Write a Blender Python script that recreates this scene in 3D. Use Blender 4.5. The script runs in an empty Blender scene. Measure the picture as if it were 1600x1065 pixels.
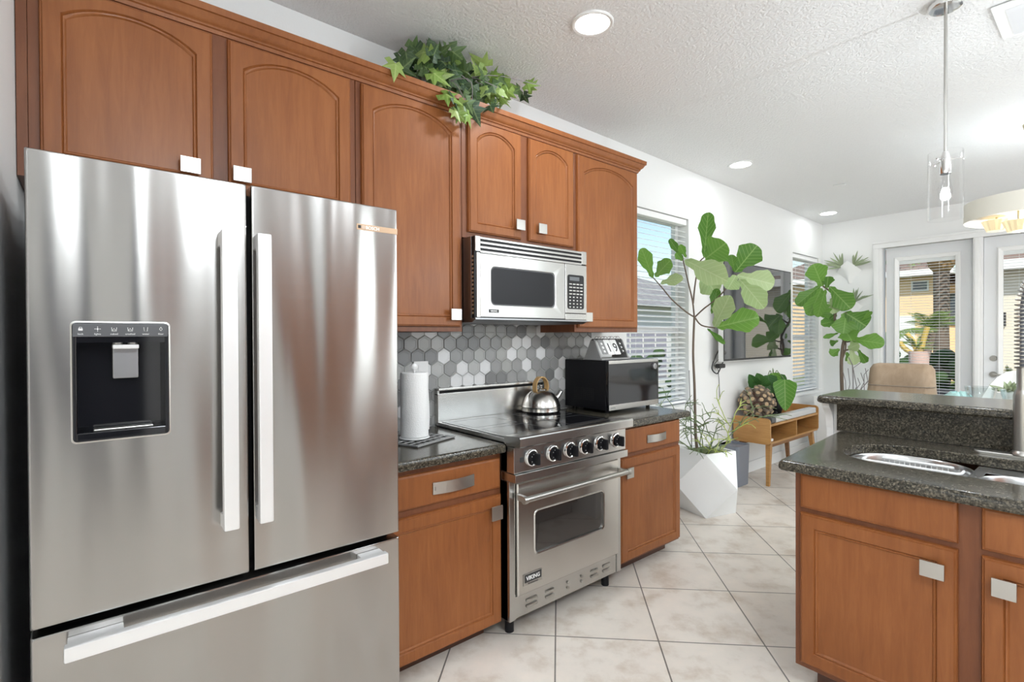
import bpy, bmesh, math, random
from mathutils import Vector, Matrix

sc = bpy.context.scene
COL = sc.collection

# ------------------------------------------------------------------ camera
cam_d = bpy.data.cameras.new('camera')
cam_d.sensor_width = 36.0
cam_d.lens = 795.0 / 1600.0 * 36.0
cam_d.clip_start = 0.05
cam = bpy.data.objects.new('camera', cam_d)
COL.objects.link(cam)
yaw, pitch, roll = math.radians(50.25), math.radians(-0.46), math.radians(-0.28)
fw = Vector((-math.sin(yaw) * math.cos(pitch), math.cos(yaw) * math.cos(pitch), math.sin(pitch)))
rt = Vector((math.cos(yaw), math.sin(yaw), 0))
up = rt.cross(fw)
r2 = math.cos(roll) * rt + math.sin(roll) * up
u2 = -math.sin(roll) * rt + math.cos(roll) * up
mw = Matrix((r2, u2, -fw)).transposed().to_4x4()
mw.translation = (0, 0, 1.40)
cam.matrix_world = mw
sc.camera = cam

# ------------------------------------------------------------------ world, sun, exposure
world = bpy.data.worlds.new('world')
sc.world = world
world.use_nodes = True
wn = world.node_tree
wbg = wn.nodes['Background']
sky = wn.nodes.new('ShaderNodeTexSky')
sky.sky_type = 'NISHITA'
sky.sun_disc = False
sky.sun_elevation = math.radians(42)
sky.sun_rotation = math.radians(150)
sky.air_density = 1.2
wn.links.new(sky.outputs[0], wbg.inputs[0])
wbg.inputs[1].default_value = 0.125

def add_light(name, kind, loc, energy, color=(1, 1, 1), parent=None, **kw):
    d = bpy.data.lights.new(name, kind)
    d.energy = energy
    d.color = color
    for k, v in kw.items():
        setattr(d, k, v)
    o = bpy.data.objects.new(name, d)
    o.location = loc
    COL.objects.link(o)
    if parent:
        o.parent = parent
    return o

sun = add_light('sun', 'SUN', (4, -6, 9), 3.2, (1.0, 0.95, 0.87), angle=math.radians(0.6))
sun.rotation_euler = Vector((-0.40, 0.62, -0.72)).to_track_quat('-Z', 'Y').to_euler()

# added fill lights at two added, unseen window openings
def fill_light(name, loc, rot, sx, sy, watts):
    o = add_light(name, 'AREA', loc, watts, (0.88, 0.95, 1.0), shape='RECTANGLE', size=sx, size_y=sy)
    o.rotation_euler = rot
fill_light('added_fill_right', (3.26, 5.0, 1.35), (math.radians(90), 0, math.radians(90)), 3.0, 2.1, 46)
fill_light('added_fill_near', (0.8, -3.26, 1.30), (math.radians(90), 0, 0), 3.2, 2.1, 12)

vs = sc.view_settings
sc.display_settings.display_device = 'sRGB'
vs.view_transform = 'Standard'
vs.look = 'None'
vs.exposure = 0.66
vs.gamma = 1.0
vs.use_curve_mapping = False
LAMP_C = (0.865, 0.94, 1.0)   # cool white LED lamps
PEND_W = 22.0       # watts of one added unseen pendant; the seen one is dimmer
FLUSH_W = 60.0      # watts of the added flush light, out of view
DOWN_W = 6.5       # watts of one ceiling downlight

# ------------------------------------------------------------------ mesh builder
class B:
    def __init__(s):
        s.bm = bmesh.new()
        s.mi = 0

    def _tag(s, faces):
        for f in faces:
            f.material_index = s.mi

    def face(s, pts):
        f = s.bm.faces.new([s.bm.verts.new(p) for p in pts])
        f.material_index = s.mi
        return s

    def box(s, x0, x1, y0, y1, z0, z1, bev=0.0, seg=2):
        t = bmesh.new()
        bmesh.ops.create_cube(t, size=1.0)
        for v in t.verts:
            v.co = Vector(((x0 + x1) / 2 + v.co.x * (x1 - x0), (y0 + y1) / 2 + v.co.y * (y1 - y0), (z0 + z1) / 2 + v.co.z * (z1 - z0)))
        if bev > 0:
            b = min(bev, 0.49 * min(abs(x1 - x0), abs(y1 - y0), abs(z1 - z0)))
            bmesh.ops.bevel(t, geom=t.edges[:], offset=b, segments=seg, affect='EDGES', profile=0.5)
        return s.add(t)

    def add(s, t, free=True):
        n0 = len(s.bm.faces)
        bmesh.ops.recalc_face_normals(t, faces=t.faces[:])
        vm = {}
        for v in t.verts:
            vm[v] = s.bm.verts.new(v.co)
        for f in t.faces:
            try:
                nf = s.bm.faces.new([vm[v] for v in f.verts])
                nf.material_index = s.mi
            except ValueError:
                pass
        if free:
            t.free()
        return s

    def loft(s, rings, cap0=True, cap1=True, closed=True):
        t = bmesh.new()
        R = [[t.verts.new(p) for p in r] for r in rings]
        n = len(R[0])
        for a, b in zip(R[:-1], R[1:]):
            for i in range(n if closed else n - 1):
                j = (i + 1) % n
                try:
                    t.faces.new((a[i], a[j], b[j], b[i]))
                except ValueError:
                    pass
        if cap0:
            t.faces.new(R[0][::-1])
        if cap1:
            t.faces.new(R[-1])
        bmesh.ops.remove_doubles(t, verts=t.verts[:], dist=1e-6)
        return s.add(t)

    def tube(s, pts, r, n=8, caps=True):
        pts = [Vector(p) for p in pts]
        rs = r if isinstance(r, (list, tuple)) else [r] * len(pts)
        rings = []
        prev = None
        for i, p in enumerate(pts):
            a = pts[max(i - 1, 0)]
            b = pts[min(i + 1, len(pts) - 1)]
            d = (b - a).normalized()
            if prev is None:
                q = Vector((0, 0, 1)) if abs(d.z) < 0.9 else Vector((1, 0, 0))
                x = d.cross(q).normalized()
            else:
                x = (prev - d * prev.dot(d)).normalized()
            prev = x
            y = d.cross(x)
            rings.append([p + (x * math.cos(k * 2 * math.pi / n) + y * math.sin(k * 2 * math.pi / n)) * rs[i] for k in range(n)])
        return s.loft(rings, caps, caps)

    def cyl(s, p0, p1, r, n=20, r2=None):
        return s.tube([p0, p1], [r, r if r2 is None else r2], n)

    def lathe(s, c, prof, n=32, cap0=True, cap1=True):
        return s.loft([[(c[0] + r * math.cos(k * 2 * math.pi / n), c[1] + r * math.sin(k * 2 * math.pi / n), c[2] + z) for k in range(n)] for r, z in prof], cap0, cap1)

    def sphere(s, c, r, seg=12, sq=(1, 1, 1)):
        t = bmesh.new()
        bmesh.ops.create_uvsphere(t, u_segments=seg, v_segments=max(6, seg // 2 + 2), radius=1)
        for v in t.verts:
            v.co = Vector((c[0] + v.co.x * r * sq[0], c[1] + v.co.y * r * sq[1], c[2] + v.co.z * r * sq[2]))
        return s.add(t)

    def mesh(s, name, mats, smooth=True):
        m = bpy.data.meshes.new(name)
        s.bm.to_mesh(m)
        s.bm.free()
        for k in (mats if isinstance(mats, (list, tuple)) else [mats]):
            m.materials.append(k)
        if smooth:
            for p in m.polygons:
                p.use_smooth = True
            m.set_sharp_from_angle(angle=math.radians(38))
        return m

ORG = {}

def hard(o, m):
    if len(m.polygons) > 1 and m.polygons[0].use_smooth:
        w = o.modifiers.new('weighted_normal', 'WEIGHTED_NORMAL')
        w.keep_sharp = True
        w.weight = 80

def thing(name, label, cat, loc=(0, 0, 0), group=None, kind=None):
    o = bpy.data.objects.new(name, None)
    o.empty_display_size = 0.05
    o.location = loc
    COL.objects.link(o)
    ORG[o.name] = Vector(loc)
    tag(o, label, cat, group, kind)
    return o

def tag(o, label=None, cat=None, group=None, kind=None):
    if label: o['label'] = label
    if cat: o['category'] = cat
    if group: o['group'] = group
    if kind: o['kind'] = kind
    return o

def part(name, b, mats, parent=None, label=None, smooth=True, local=False):
    """link a builder as one mesh object; coordinates are world unless local"""
    m = b.mesh(name, mats, smooth) if isinstance(b, B) else b
    o = bpy.data.objects.new(name, m)
    COL.objects.link(o)
    if smooth and isinstance(b, B): hard(o, m)
    if parent is not None:
        org = ORG[parent.name]
        if not local:
            m.transform(Matrix.Translation(-org))
        o.parent = parent
        ORG[o.name] = org
    if label: o['label'] = label
    return o

def solo(name, b, mats, label, cat, group=None, kind=None, smooth=True):
    m = b.mesh(name, mats, smooth)
    xs = [v.co for v in m.vertices]
    c = Vector(((min(v.x for v in xs) + max(v.x for v in xs)) / 2, (min(v.y for v in xs) + max(v.y for v in xs)) / 2, min(v.z for v in xs)))
    m.transform(Matrix.Translation(-c))
    o = bpy.data.objects.new(name, m)
    o.location = c
    COL.objects.link(o)
    if smooth: hard(o, m)
    ORG[o.name] = c
    return tag(o, label, cat, group, kind)

def struct(name, b, mats, label=None, smooth=False):
    m = b.mesh(name, mats, smooth)
    o = bpy.data.objects.new(name, m)
    COL.objects.link(o)
    ORG[o.name] = Vector((0, 0, 0))
    return tag(o, label, None, None, 'structure')

def text_mesh(s, size, origin, xd, yd, ext=0.0006, align='LEFT', bold=0.0):
    cu = bpy.data.curves.new('lettering', 'FONT')
    cu.body = s
    cu.size = size
    cu.extrude = ext
    cu.align_x = align
    cu.offset = bold
    cu.resolution_u = 3
    o = bpy.data.objects.new('lettering', cu)
    COL.objects.link(o)
    dg = bpy.context.evaluated_depsgraph_get()
    m = bpy.data.meshes.new_from_object(o.evaluated_get(dg))
    bpy.data.objects.remove(o)
    bpy.data.curves.remove(cu)
    xd = Vector(xd).normalized(); yd = Vector(yd).normalized(); zd = xd.cross(yd)
    M = Matrix((xd, yd, zd)).transposed().to_4x4()
    M.translation = origin
    m.transform(M)
    return m

def lettering(s, size, origin, xd, yd, mat, parent, name='lettering', **kw):
    m = text_mesh(s, size, origin, xd, yd, **kw)
    m.materials.clear()
    m.materials.append(mat)
    return part(name, m, mat, parent)

def rr(a0, a1, b0, b1, r=0.0006, n=4):
    """rounded rectangle as a list of (a, b)"""
    r = max(min(r, (a1 - a0) / 2 - 1e-4, (b1 - b0) / 2 - 1e-4), 0.0004)
    out = []
    for cx, cy, st in ((a1 - r, b1 - r, 0), (a0 + r, b1 - r, 90), (a0 + r, b0 + r, 180), (a1 - r, b0 + r, 270)):
        for k in range(n + 1):
            t = math.radians(st + 90 * k / n)
            out.append((cx + r * math.cos(t), cy + r * math.sin(t)))
    return out

def LW(d):      # things on the left wall face +x : (a along y, b up)
    return lambda p: (d, p[0], p[1])

def IS(y):      # things on the island face -y
    return lambda p: (p[0], y, p[1])

def ring(pts, f):
    return [f(p) for p in pts]

# ------------------------------------------------------------------ materials
def new_mat(name):
    m = bpy.data.materials.new(name)
    m.use_nodes = True
    return m, m.node_tree, m.node_tree.nodes['Principled BSDF']

def flat(name, col, rough=0.5, metal=0.0, spec=0.5, coat=0.0, emit=None, es=0.0, trans=0.0, sss=0.0):
    m, nt, p = new_mat(name)
    p.inputs['Base Color'].default_value = (*col, 1)
    p.inputs['Roughness'].default_value = rough
    p.inputs['Metallic'].default_value = metal
    p.inputs['Specular IOR Level'].default_value = spec
    p.inputs['Coat Weight'].default_value = coat
    p.inputs['Transmission Weight'].default_value = trans
    if emit:
        p.inputs['Emission Color'].default_value = (*emit, 1)
        p.inputs['Emission Strength'].default_value = es
    return m

def N(nt, t, **kw):
    n = nt.nodes.new(t)
    for k, v in kw.items():
        setattr(n, k, v)
    return n

def coords(nt, scale=(1, 1, 1), rot=(0, 0, 0), loc=(0, 0, 0), kind='Object'):
    tc = N(nt, 'ShaderNodeTexCoord')
    mp = N(nt, 'ShaderNodeMapping')
    mp.inputs['Scale'].default_value = scale
    mp.inputs['Rotation'].default_value = rot
    mp.inputs['Location'].default_value = loc
    nt.links.new(tc.outputs[kind], mp.inputs[0])
    return mp.outputs[0]

def noise(nt, vec, scale=5, detail=3, rough=0.5, dist=0.0):
    n = N(nt, 'ShaderNodeTexNoise')
    n.inputs['Scale'].default_value = scale
    n.inputs['Detail'].default_value = detail
    n.inputs['Roughness'].default_value = rough
    n.inputs['Distortion'].default_value = dist
    nt.links.new(vec, n.inputs['Vector'])
    return n.outputs['Fac']

def ramp(nt, fac, stops, interp='LINEAR'):
    r = N(nt, 'ShaderNodeValToRGB')
    r.color_ramp.interpolation = interp
    els = r.color_ramp.elements
    while len(els) < len(stops):
        els.new(0.5)
    for e, (p, c) in zip(els, stops):
        e.position = p
        e.color = (*c, 1)
    nt.links.new(fac, r.inputs[0])
    return r.outputs[0]

def bump(nt, p, h, strength=0.2, dist=0.01):
    b = N(nt, 'ShaderNodeBump')
    b.inputs['Strength'].default_value = strength
    b.inputs['Distance'].default_value = dist
    nt.links.new(h, b.inputs['Height'])
    nt.links.new(b.outputs[0], p.inputs['Normal'])

def wood(name, c0, c1, c2, rough=0.36, scale=(16, 16, 1.6), coat=0.25):
    m, nt, p = new_mat(name)
    v = coords(nt, scale)
    f = noise(nt, v, 3.0, 6, 0.62, 0.6)
    v2 = coords(nt, (2.2, 2.2, 1.1))
    f2 = noise(nt, v2, 1.6, 2, 0.5)
    mx = N(nt, 'ShaderNodeMath', operation='MULTIPLY_ADD')
    nt.links.new(f2, mx.inputs[0]); mx.inputs[1].default_value = 0.45
    ms = N(nt, 'ShaderNodeMath', operation='MULTIPLY')
    nt.links.new(f, ms.inputs[0]); ms.inputs[1].default_value = 0.55
    nt.links.new(ms.outputs[0], mx.inputs[2])
    col = ramp(nt, mx.outputs[0], [(0.33, c0), (0.5, c1), (0.66, c2)])
    nt.links.new(col, p.inputs['Base Color'])
    p.inputs['Roughness'].default_value = rough
    p.inputs['Coat Weight'].default_value = coat
    p.inputs['Specular IOR Level'].default_value = 0.32
    p.inputs['Coat Roughness'].default_value = 0.22
    bump(nt, p, f, 0.03, 0.002)
    return m

def steel(name, col=(0.52, 0.515, 0.50), rough=0.27, wav=0.0, aniso=0.55, axis='h', tang=None):
    m, nt, p = new_mat(name)
    p.inputs['Base Color'].default_value = (*col, 1)
    p.inputs['Metallic'].default_value = 1.0
    if aniso and axis == 'h':
        tg = N(nt, 'ShaderNodeTangent', direction_type='RADIAL', axis='Z')
        nt.links.new(tg.outputs[0], p.inputs['Tangent'])
        p.inputs['Anisotropic'].default_value = aniso
        p.inputs['Anisotropic Rotation'].default_value = 0.25
    v = coords(nt, (3, 3, 700) if axis == 'h' else ((420, 420, 3) if axis == 'v' else (60, 60, 60)))
    f = noise(nt, v, 1.0, 2, 0.6)
    rmp = N(nt, 'ShaderNodeMapRange')
    rmp.inputs[3].default_value = rough - 0.02
    rmp.inputs[4].default_value = rough + 0.03
    nt.links.new(f, rmp.inputs[0])
    nt.links.new(rmp.outputs[0], p.inputs['Roughness'])
    b1 = N(nt, 'ShaderNodeBump')
    b1.inputs['Strength'].default_value = 0.008 if axis != 'n' else 0.0
    b1.inputs['Distance'].default_value = 0.0012
    nt.links.new(f, b1.inputs['Height'])
    if wav > 0:
        v2 = coords(nt, (1.0, 5.0, 0.55))
        f2 = noise(nt, v2, 1.0, 1.0, 0.4)
        b2 = N(nt, 'ShaderNodeBump')
        b2.inputs['Strength'].default_value = 1.0
        b2.inputs['Distance'].default_value = wav
        nt.links.new(f2, b2.inputs['Height'])
        nt.links.new(b2.outputs[0], b1.inputs['Normal'])
    nt.links.new(b1.outputs[0], p.inputs['Normal'])
    return m

def clear_glass(name, tint=(1, 1, 1), refl=1.0):
    m = bpy.data.materials.new(name)
    m.use_nodes = True
    nt = m.node_tree
    nt.nodes.remove(nt.nodes['Principled BSDF'])
    out = nt.nodes['Material Output']
    tr = N(nt, 'ShaderNodeBsdfTransparent')
    tr.inputs[0].default_value = (*tint, 1)
    gl = N(nt, 'ShaderNodeBsdfGlossy')
    gl.inputs['Roughness'].default_value = 0.02
    fr = N(nt, 'ShaderNodeLayerWeight')
    fr.inputs[0].default_value = 0.5
    pw_ = N(nt, 'ShaderNodeMath', operation='POWER')
    nt.links.new(fr.outputs['Facing'], pw_.inputs[0]); pw_.inputs[1].default_value = 4.0
    mu = N(nt, 'ShaderNodeMath', operation='MULTIPLY_ADD')
    nt.links.new(pw_.outputs[0], mu.inputs[0]); mu.inputs[1].default_value = 0.7 * refl; mu.inputs[2].default_value = 0.022 * refl
    mx = N(nt, 'ShaderNodeMixShader')
    nt.links.new(mu.outputs[0], mx.inputs[0])
    nt.links.new(tr.outputs[0], mx.inputs[1])
    nt.links.new(gl.outputs[0], mx.inputs[2])
    nt.links.new(mx.outputs[0], out.inputs[0])
    return m

def granite(name):
    m, nt, p = new_mat(name)
    v = coords(nt)
    f = noise(nt, v, 120, 3, 0.65)
    vo = N(nt, 'ShaderNodeTexVoronoi')
    vo.inputs['Scale'].default_value = 210
    nt.links.new(v, vo.inputs['Vector'])
    c1 = ramp(nt, vo.outputs['Color'], [(0.15, (0.006, 0.006, 0.005)), (0.42, (0.030, 0.027, 0.020)), (0.66, (0.085, 0.074, 0.054)), (0.92, (0.26, 0.225, 0.17))])
    c2 = ramp(nt, f, [(0.38, (0.006, 0.006, 0.005)), (0.52, (0.055, 0.049, 0.036)), (0.7, (0.19, 0.165, 0.12))])
    mx = N(nt, 'ShaderNodeMix', data_type='RGBA')
    mx.inputs[0].default_value = 0.45
    nt.links.new(c1, mx.inputs[6]); nt.links.new(c2, mx.inputs[7])
    nt.links.new(mx.outputs[2], p.inputs['Base Color'])
    p.inputs['Roughness'].default_value = 0.18
    p.inputs['Specular IOR Level'].default_value = 0.42
    return m

def wall_paint(name, col, bs=0.1, scale=90, rough=0.6, knock=False):
    m, nt, p = new_mat(name)
    p.inputs['Base Color'].default_value = (*col, 1)
    p.inputs['Roughness'].default_value = rough
    v = coords(nt)
    f = noise(nt, v, scale, 3, 0.55)
    if knock:
        f = ramp(nt, f, [(0.42, (0, 0, 0)), (0.56, (1, 1, 1))])
    bump(nt, p, f, bs, 0.01)
    return m

def leaf_mat(name, c0, c1, vein, tr=0.35, rough=0.42):
    m, nt, p = new_mat(name)
    tc = N(nt, 'ShaderNodeTexCoord')
    sp = N(nt, 'ShaderNodeSeparateXYZ')
    nt.links.new(tc.outputs['UV'], sp.inputs[0])
    # u across (-1..1 mapped 0..1), v along; side veins slant forward
    ab = N(nt, 'ShaderNodeMath', operation='SUBTRACT'); nt.links.new(sp.outputs[0], ab.inputs[0]); ab.inputs[1].default_value = 0.5
    aa = N(nt, 'ShaderNodeMath', operation='ABSOLUTE'); nt.links.new(ab.outputs[0], aa.inputs[0])
    mid = N(nt, 'ShaderNodeMath', operation='LESS_THAN'); nt.links.new(aa.outputs[0], mid.inputs[0]); mid.inputs[1].default_value = 0.022
    sl = N(nt, 'ShaderNodeMath', operation='MULTIPLY_ADD'); nt.links.new(aa.outputs[0], sl.inputs[0]); sl.inputs[1].default_value = -0.55; nt.links.new(sp.outputs[1], sl.inputs[2])
    fr = N(nt, 'ShaderNodeMath', operation='MULTIPLY'); nt.links.new(sl.outputs[0], fr.inputs[0]); fr.inputs[1].default_value = 8.0
    fc = N(nt, 'ShaderNodeMath', operation='FRACT'); nt.links.new(fr.outputs[0], fc.inputs[0])
    lt = N(nt, 'ShaderNodeMath', operation='LESS_THAN'); nt.links.new(fc.outputs[0], lt.inputs[0]); lt.inputs[1].default_value = 0.10
    mxv = N(nt, 'ShaderNodeMath', operation='MAXIMUM'); nt.links.new(mid.outputs[0], mxv.inputs[0]); nt.links.new(lt.outputs[0], mxv.inputs[1])
    oi = N(nt, 'ShaderNodeObjectInfo')
    base = ramp(nt, oi.outputs['Random'], [(0.0, c0), (1.0, c1)])
    mx = N(nt, 'ShaderNodeMix', data_type='RGBA')
    mq = N(nt, 'ShaderNodeMath', operation='MULTIPLY'); nt.links.new(mxv.outputs[0], mq.inputs[0]); mq.inputs[1].default_value = 0.5
    nt.links.new(mq.outputs[0], mx.inputs[0]); nt.links.new(base, mx.inputs[6]); mx.inputs[7].default_value = (*vein, 1)
    nt.links.new(mx.outputs[2], p.inputs['Base Color'])
    p.inputs['Roughness'].default_value = rough
    tl = N(nt, 'ShaderNodeBsdfTranslucent')
    nt.links.new(mx.outputs[2], tl.inputs[0])
    ms = N(nt, 'ShaderNodeMixShader'); ms.inputs[0].default_value = tr
    out = nt.nodes['Material Output']
    nt.links.new(p.outputs[0], ms.inputs[1]); nt.links.new(tl.outputs[0], ms.inputs[2]); nt.links.new(ms.outputs[0], out.inputs[0])
    return m

def floor_tile(name):
    m, nt, p = new_mat(name)
    v = coords(nt, (1, 1, 1), (0, 0, math.radians(-45)), (0.021, -0.378, 0))
    br = N(nt, 'ShaderNodeTexBrick')
    br.offset = 0.0
    br.squash = 1.0
    br.inputs['Scale'].default_value = 1.0
    br.inputs['Mortar Size'].default_value = 0.0035
    br.inputs['Mortar Smooth'].default_value = 0.1
    br.inputs['Brick Width'].default_value = 0.472
    br.inputs['Row Height'].default_value = 0.50
    br.inputs['Color1'].default_value = (0.78, 0.72, 0.65, 1)
    br.inputs['Color2'].default_value = (0.74, 0.68, 0.61, 1)
    br.inputs['Mortar'].default_value = (0.20, 0.18, 0.16, 1)
    nt.links.new(v, br.inputs['Vector'])
    f = noise(nt, v, 5.5, 6, 0.62)
    sp = ramp(nt, f, [(0.32, (0.78, 0.72, 0.66)), (0.5, (1, 1, 1)), (0.7, (1.08, 1.06, 1.05))])
    mx = N(nt, 'ShaderNodeMix', data_type='RGBA', blend_type='MULTIPLY')
    mx.inputs[0].default_value = 1.0
    nt.links.new(br.outputs['Color'], mx.inputs[6]); nt.links.new(sp, mx.inputs[7])
    nt.links.new(mx.outputs[2], p.inputs['Base Color'])
    p.inputs['Roughness'].default_value = 0.34
    inv = N(nt, 'ShaderNodeMath', operation='SUBTRACT'); inv.inputs[0].default_value = 1.0
    nt.links.new(br.outputs['Fac'], inv.inputs[1])
    bump(nt, p, inv.outputs[0], 0.5, 0.002)
    return m

M = {}
M['wood'] = wood('maple_cinnamon', (0.212, 0.067, 0.0185), (0.262, 0.088, 0.025), (0.315, 0.112, 0.034), 0.42, coat=0.06)
M['wood_dark'] = wood('maple_frame', (0.145, 0.048, 0.020), (0.18, 0.063, 0.026), (0.215, 0.080, 0.034), 0.42, coat=0.1)
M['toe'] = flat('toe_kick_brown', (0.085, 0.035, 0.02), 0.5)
M['steel'] = steel('brushed_steel', rough=0.25, wav=0.0)
M['steel_fridge'] = steel('fridge_steel', (0.375, 0.362, 0.348), 0.22, wav=0.035, aniso=0.7)
M['steel_wavy'] = steel('door_steel', (0.60, 0.585, 0.56), 0.24, wav=0.006)
M['steel_soft'] = steel('satin_nickel', (0.47, 0.46, 0.435), 0.33, axis='n')
M['steel_bowl'] = steel('sink_steel', (0.60, 0.60, 0.60), 0.28, axis='n')
M['steel_dark'] = steel('dark_steel', (0.30, 0.30, 0.31), 0.35, axis='n')  # darker grey steel for cases and small parts
M['chrome'] = flat('chrome', (0.80, 0.80, 0.80), 0.08, 1.0)
M['silver'] = flat('silver_handle', (0.78, 0.78, 0.78), 0.36, 0.55)
M['black'] = flat('black_plastic', (0.008, 0.008, 0.010), 0.36, spec=0.22)
M['black_gloss'] = flat('black_gloss', (0.008, 0.008, 0.010), 0.06, spec=0.6)
M['black_matte'] = flat('black_matte', (0.01, 0.01, 0.01), 0.8)
M['grey_panel'] = flat('grey_panel', (0.09, 0.092, 0.098), 0.3)
M['smoke'] = flat('smoked_glass', (0.03, 0.026, 0.024), 0.04, spec=0.8, coat=0.5)
M['mw_glass'] = flat('mesh_door_glass', (0.10, 0.11, 0.12), 0.10, spec=0.9, coat=0.8)
M['granite'] = granite('speckled_granite')
M['wall'] = wall_paint('white_wall', (0.83, 0.83, 0.82), 0.06, 140)
M['ceil'] = wall_paint('knockdown_ceiling', (0.86, 0.86, 0.855), 0.38, 70, 0.8, True)
M['trim'] = flat('white_trim', (0.84, 0.84, 0.83), 0.4)
M['white'] = flat('white_satin', (0.86, 0.86, 0.85), 0.35)
M['white_matte'] = flat('white_matte', (0.85, 0.85, 0.84), 0.8)
M['door_paint'] = flat('door_paint', (0.74, 0.75, 0.76), 0.45)
M['blind'] = flat('blind_white', (0.88, 0.88, 0.87), 0.5)
M['pane'] = clear_glass('window_glass', (0.97, 0.98, 0.98), 0.6)
M['clear'] = clear_glass('clear_glass', (0.995, 0.995, 0.995), 0.8)
M['bowl_glass'] = clear_glass('bowl_glass', (0.90, 0.93, 0.93), 2.2)
M['floor'] = floor_tile('beige_tile')
M['grout'] = flat('grout', (0.42, 0.42, 0.40), 0.8)
for i, c in enumerate(((0.20, 0.20, 0.20), (0.30, 0.30, 0.295), (0.37, 0.37, 0.355), (0.46, 0.46, 0.45), (0.72, 0.72, 0.72))):
    M['hex%d' % i] = flat('hex_tile_%d' % i, c, 0.25)
M['glow'] = flat('lamp_glow', (1, 1, 1), 0.5, emit=(1, 0.98, 0.94), es=9.0)
M['dome_glow'] = flat('dome_glow', (1, 1, 1), 0.5, emit=(1, 0.98, 0.95), es=2.2)
M['bulb'] = flat('bulb_glow', (1, 1, 1), 0.3, emit=(1, 0.93, 0.82), es=14.0)
M['leaf'] = leaf_mat('fig_leaf', (0.075, 0.20, 0.022), (0.17, 0.36, 0.06), (0.34, 0.50, 0.16))
M['leaf_pale'] = leaf_mat('fig_leaf_underside', (0.34, 0.47, 0.20), (0.46, 0.57, 0.30), (0.58, 0.67, 0.40))
M['ivy'] = leaf_mat('ivy_leaf', (0.018, 0.048, 0.022), (0.085, 0.15, 0.04), (0.22, 0.30, 0.12), 0.15)
M['ivy_lime'] = leaf_mat('ivy_leaf_lime', (0.20, 0.33, 0.06), (0.33, 0.43, 0.13), (0.45, 0.55, 0.22), 0.25)
M['heart'] = leaf_mat('heart_leaf', (0.10, 0.28, 0.025), (0.20, 0.42, 0.05), (0.40, 0.56, 0.18))
M['heart_dark'] = leaf_mat('dark_leaf', (0.03, 0.11, 0.03), (0.06, 0.17, 0.04), (0.14, 0.26, 0.08))
M['air'] = flat('air_plant_green', (0.30, 0.36, 0.22), 0.6)
M['pencil'] = flat('pencil_cactus', (0.16, 0.22, 0.10), 0.5)
M['pencil_lime'] = flat('pencil_cactus_lime', (0.42, 0.50, 0.12), 0.5)
M['bark'] = flat('bark', (0.16, 0.12, 0.09), 0.85)
M['twig'] = flat('grey_twig', (0.22, 0.20, 0.20), 0.8)
M['soil'] = flat('soil_moss', (0.10, 0.12, 0.04), 0.95)
M['oak'] = wood('honey_oak', (0.36, 0.17, 0.05), (0.45, 0.23, 0.075), (0.53, 0.29, 0.10), 0.4, (2.0, 2.0, 22))
M['walnut'] = wood('shelf_walnut', (0.20, 0.09, 0.035), (0.28, 0.13, 0.05), (0.33, 0.16, 0.065), 0.45, (2.0, 2.0, 22))
M['drift'] = flat('driftwood', (0.235, 0.19, 0.145), 0.85)
M['drift_end'] = flat('driftwood_end', (0.42, 0.30, 0.18), 0.85)
M['grey_can'] = flat('slate_grey', (0.20, 0.215, 0.25), 0.4)
M['tan'] = wood('tan_leather', (0.25, 0.18, 0.115), (0.31, 0.225, 0.15), (0.37, 0.28, 0.195), 0.5, (7, 7, 3), 0.0)
M['paper'] = wall_paint('paper_towel', (0.88, 0.88, 0.87), 0.25, 160, 0.9)
M['cream'] = flat('cream_fabric', (0.80, 0.77, 0.68), 0.8)
M['brass'] = flat('brass', (0.50, 0.42, 0.26), 0.28, 1.0)
M['crystal'] = flat('gold_crystal', (0.78, 0.64, 0.38), 0.2, 0.6, emit=(1.0, 0.85, 0.55), es=0.35)
M['rattan'] = flat('bent_wood_handle', (0.52, 0.32, 0.13), 0.5)
M['teal'] = flat('teal_cloth', (0.42, 0.66, 0.65), 0.85)
M['table'] = wood('bleached_table', (0.62, 0.56, 0.48), (0.68, 0.62, 0.54), (0.74, 0.68, 0.6), 0.35)
M['ink'] = flat('dark_ink', (0.03, 0.03, 0.03), 0.6)
M['grey_print'] = flat('grey_print', (0.24, 0.24, 0.24), 0.5)
M['card'] = flat('white_card', (0.78, 0.78, 0.77), 0.6)
M['pew'] = flat('pewter', (0.30, 0.30, 0.30), 0.4, 0.4)
M['bronze'] = flat('badge_bronze', (0.52, 0.36, 0.24), 0.35, 0.6)


# ================================================================== THE SETTING
XW, YB, XR, YN = -2.46, 7.2, 3.2, -3.2
def cz(y):
    return 2.928 - 0.0163 * y

b = B(); b.face([(XW - .2, YN - .2, 0), (XR + .2, YN - .2, 0), (XR + .2, YB + .2, 0), (XW - .2, YB + .2, 0)])
b.box(XW - .2, XR + .2, YN - .2, YB + .2, -.2, -.002)
struct('floor', b, M['floor'])
b = B()
b.loft([[(XW - .3, y, z) , (XR + .3, y, z), (XR + .3, y, z + .14), (XW - .3, y, z + .14)] for y, z in ((YN - .3, cz(YN - .3)), (YB + .45, cz(YB + .45)))])
struct('ceiling', b, M['ceil'])

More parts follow.
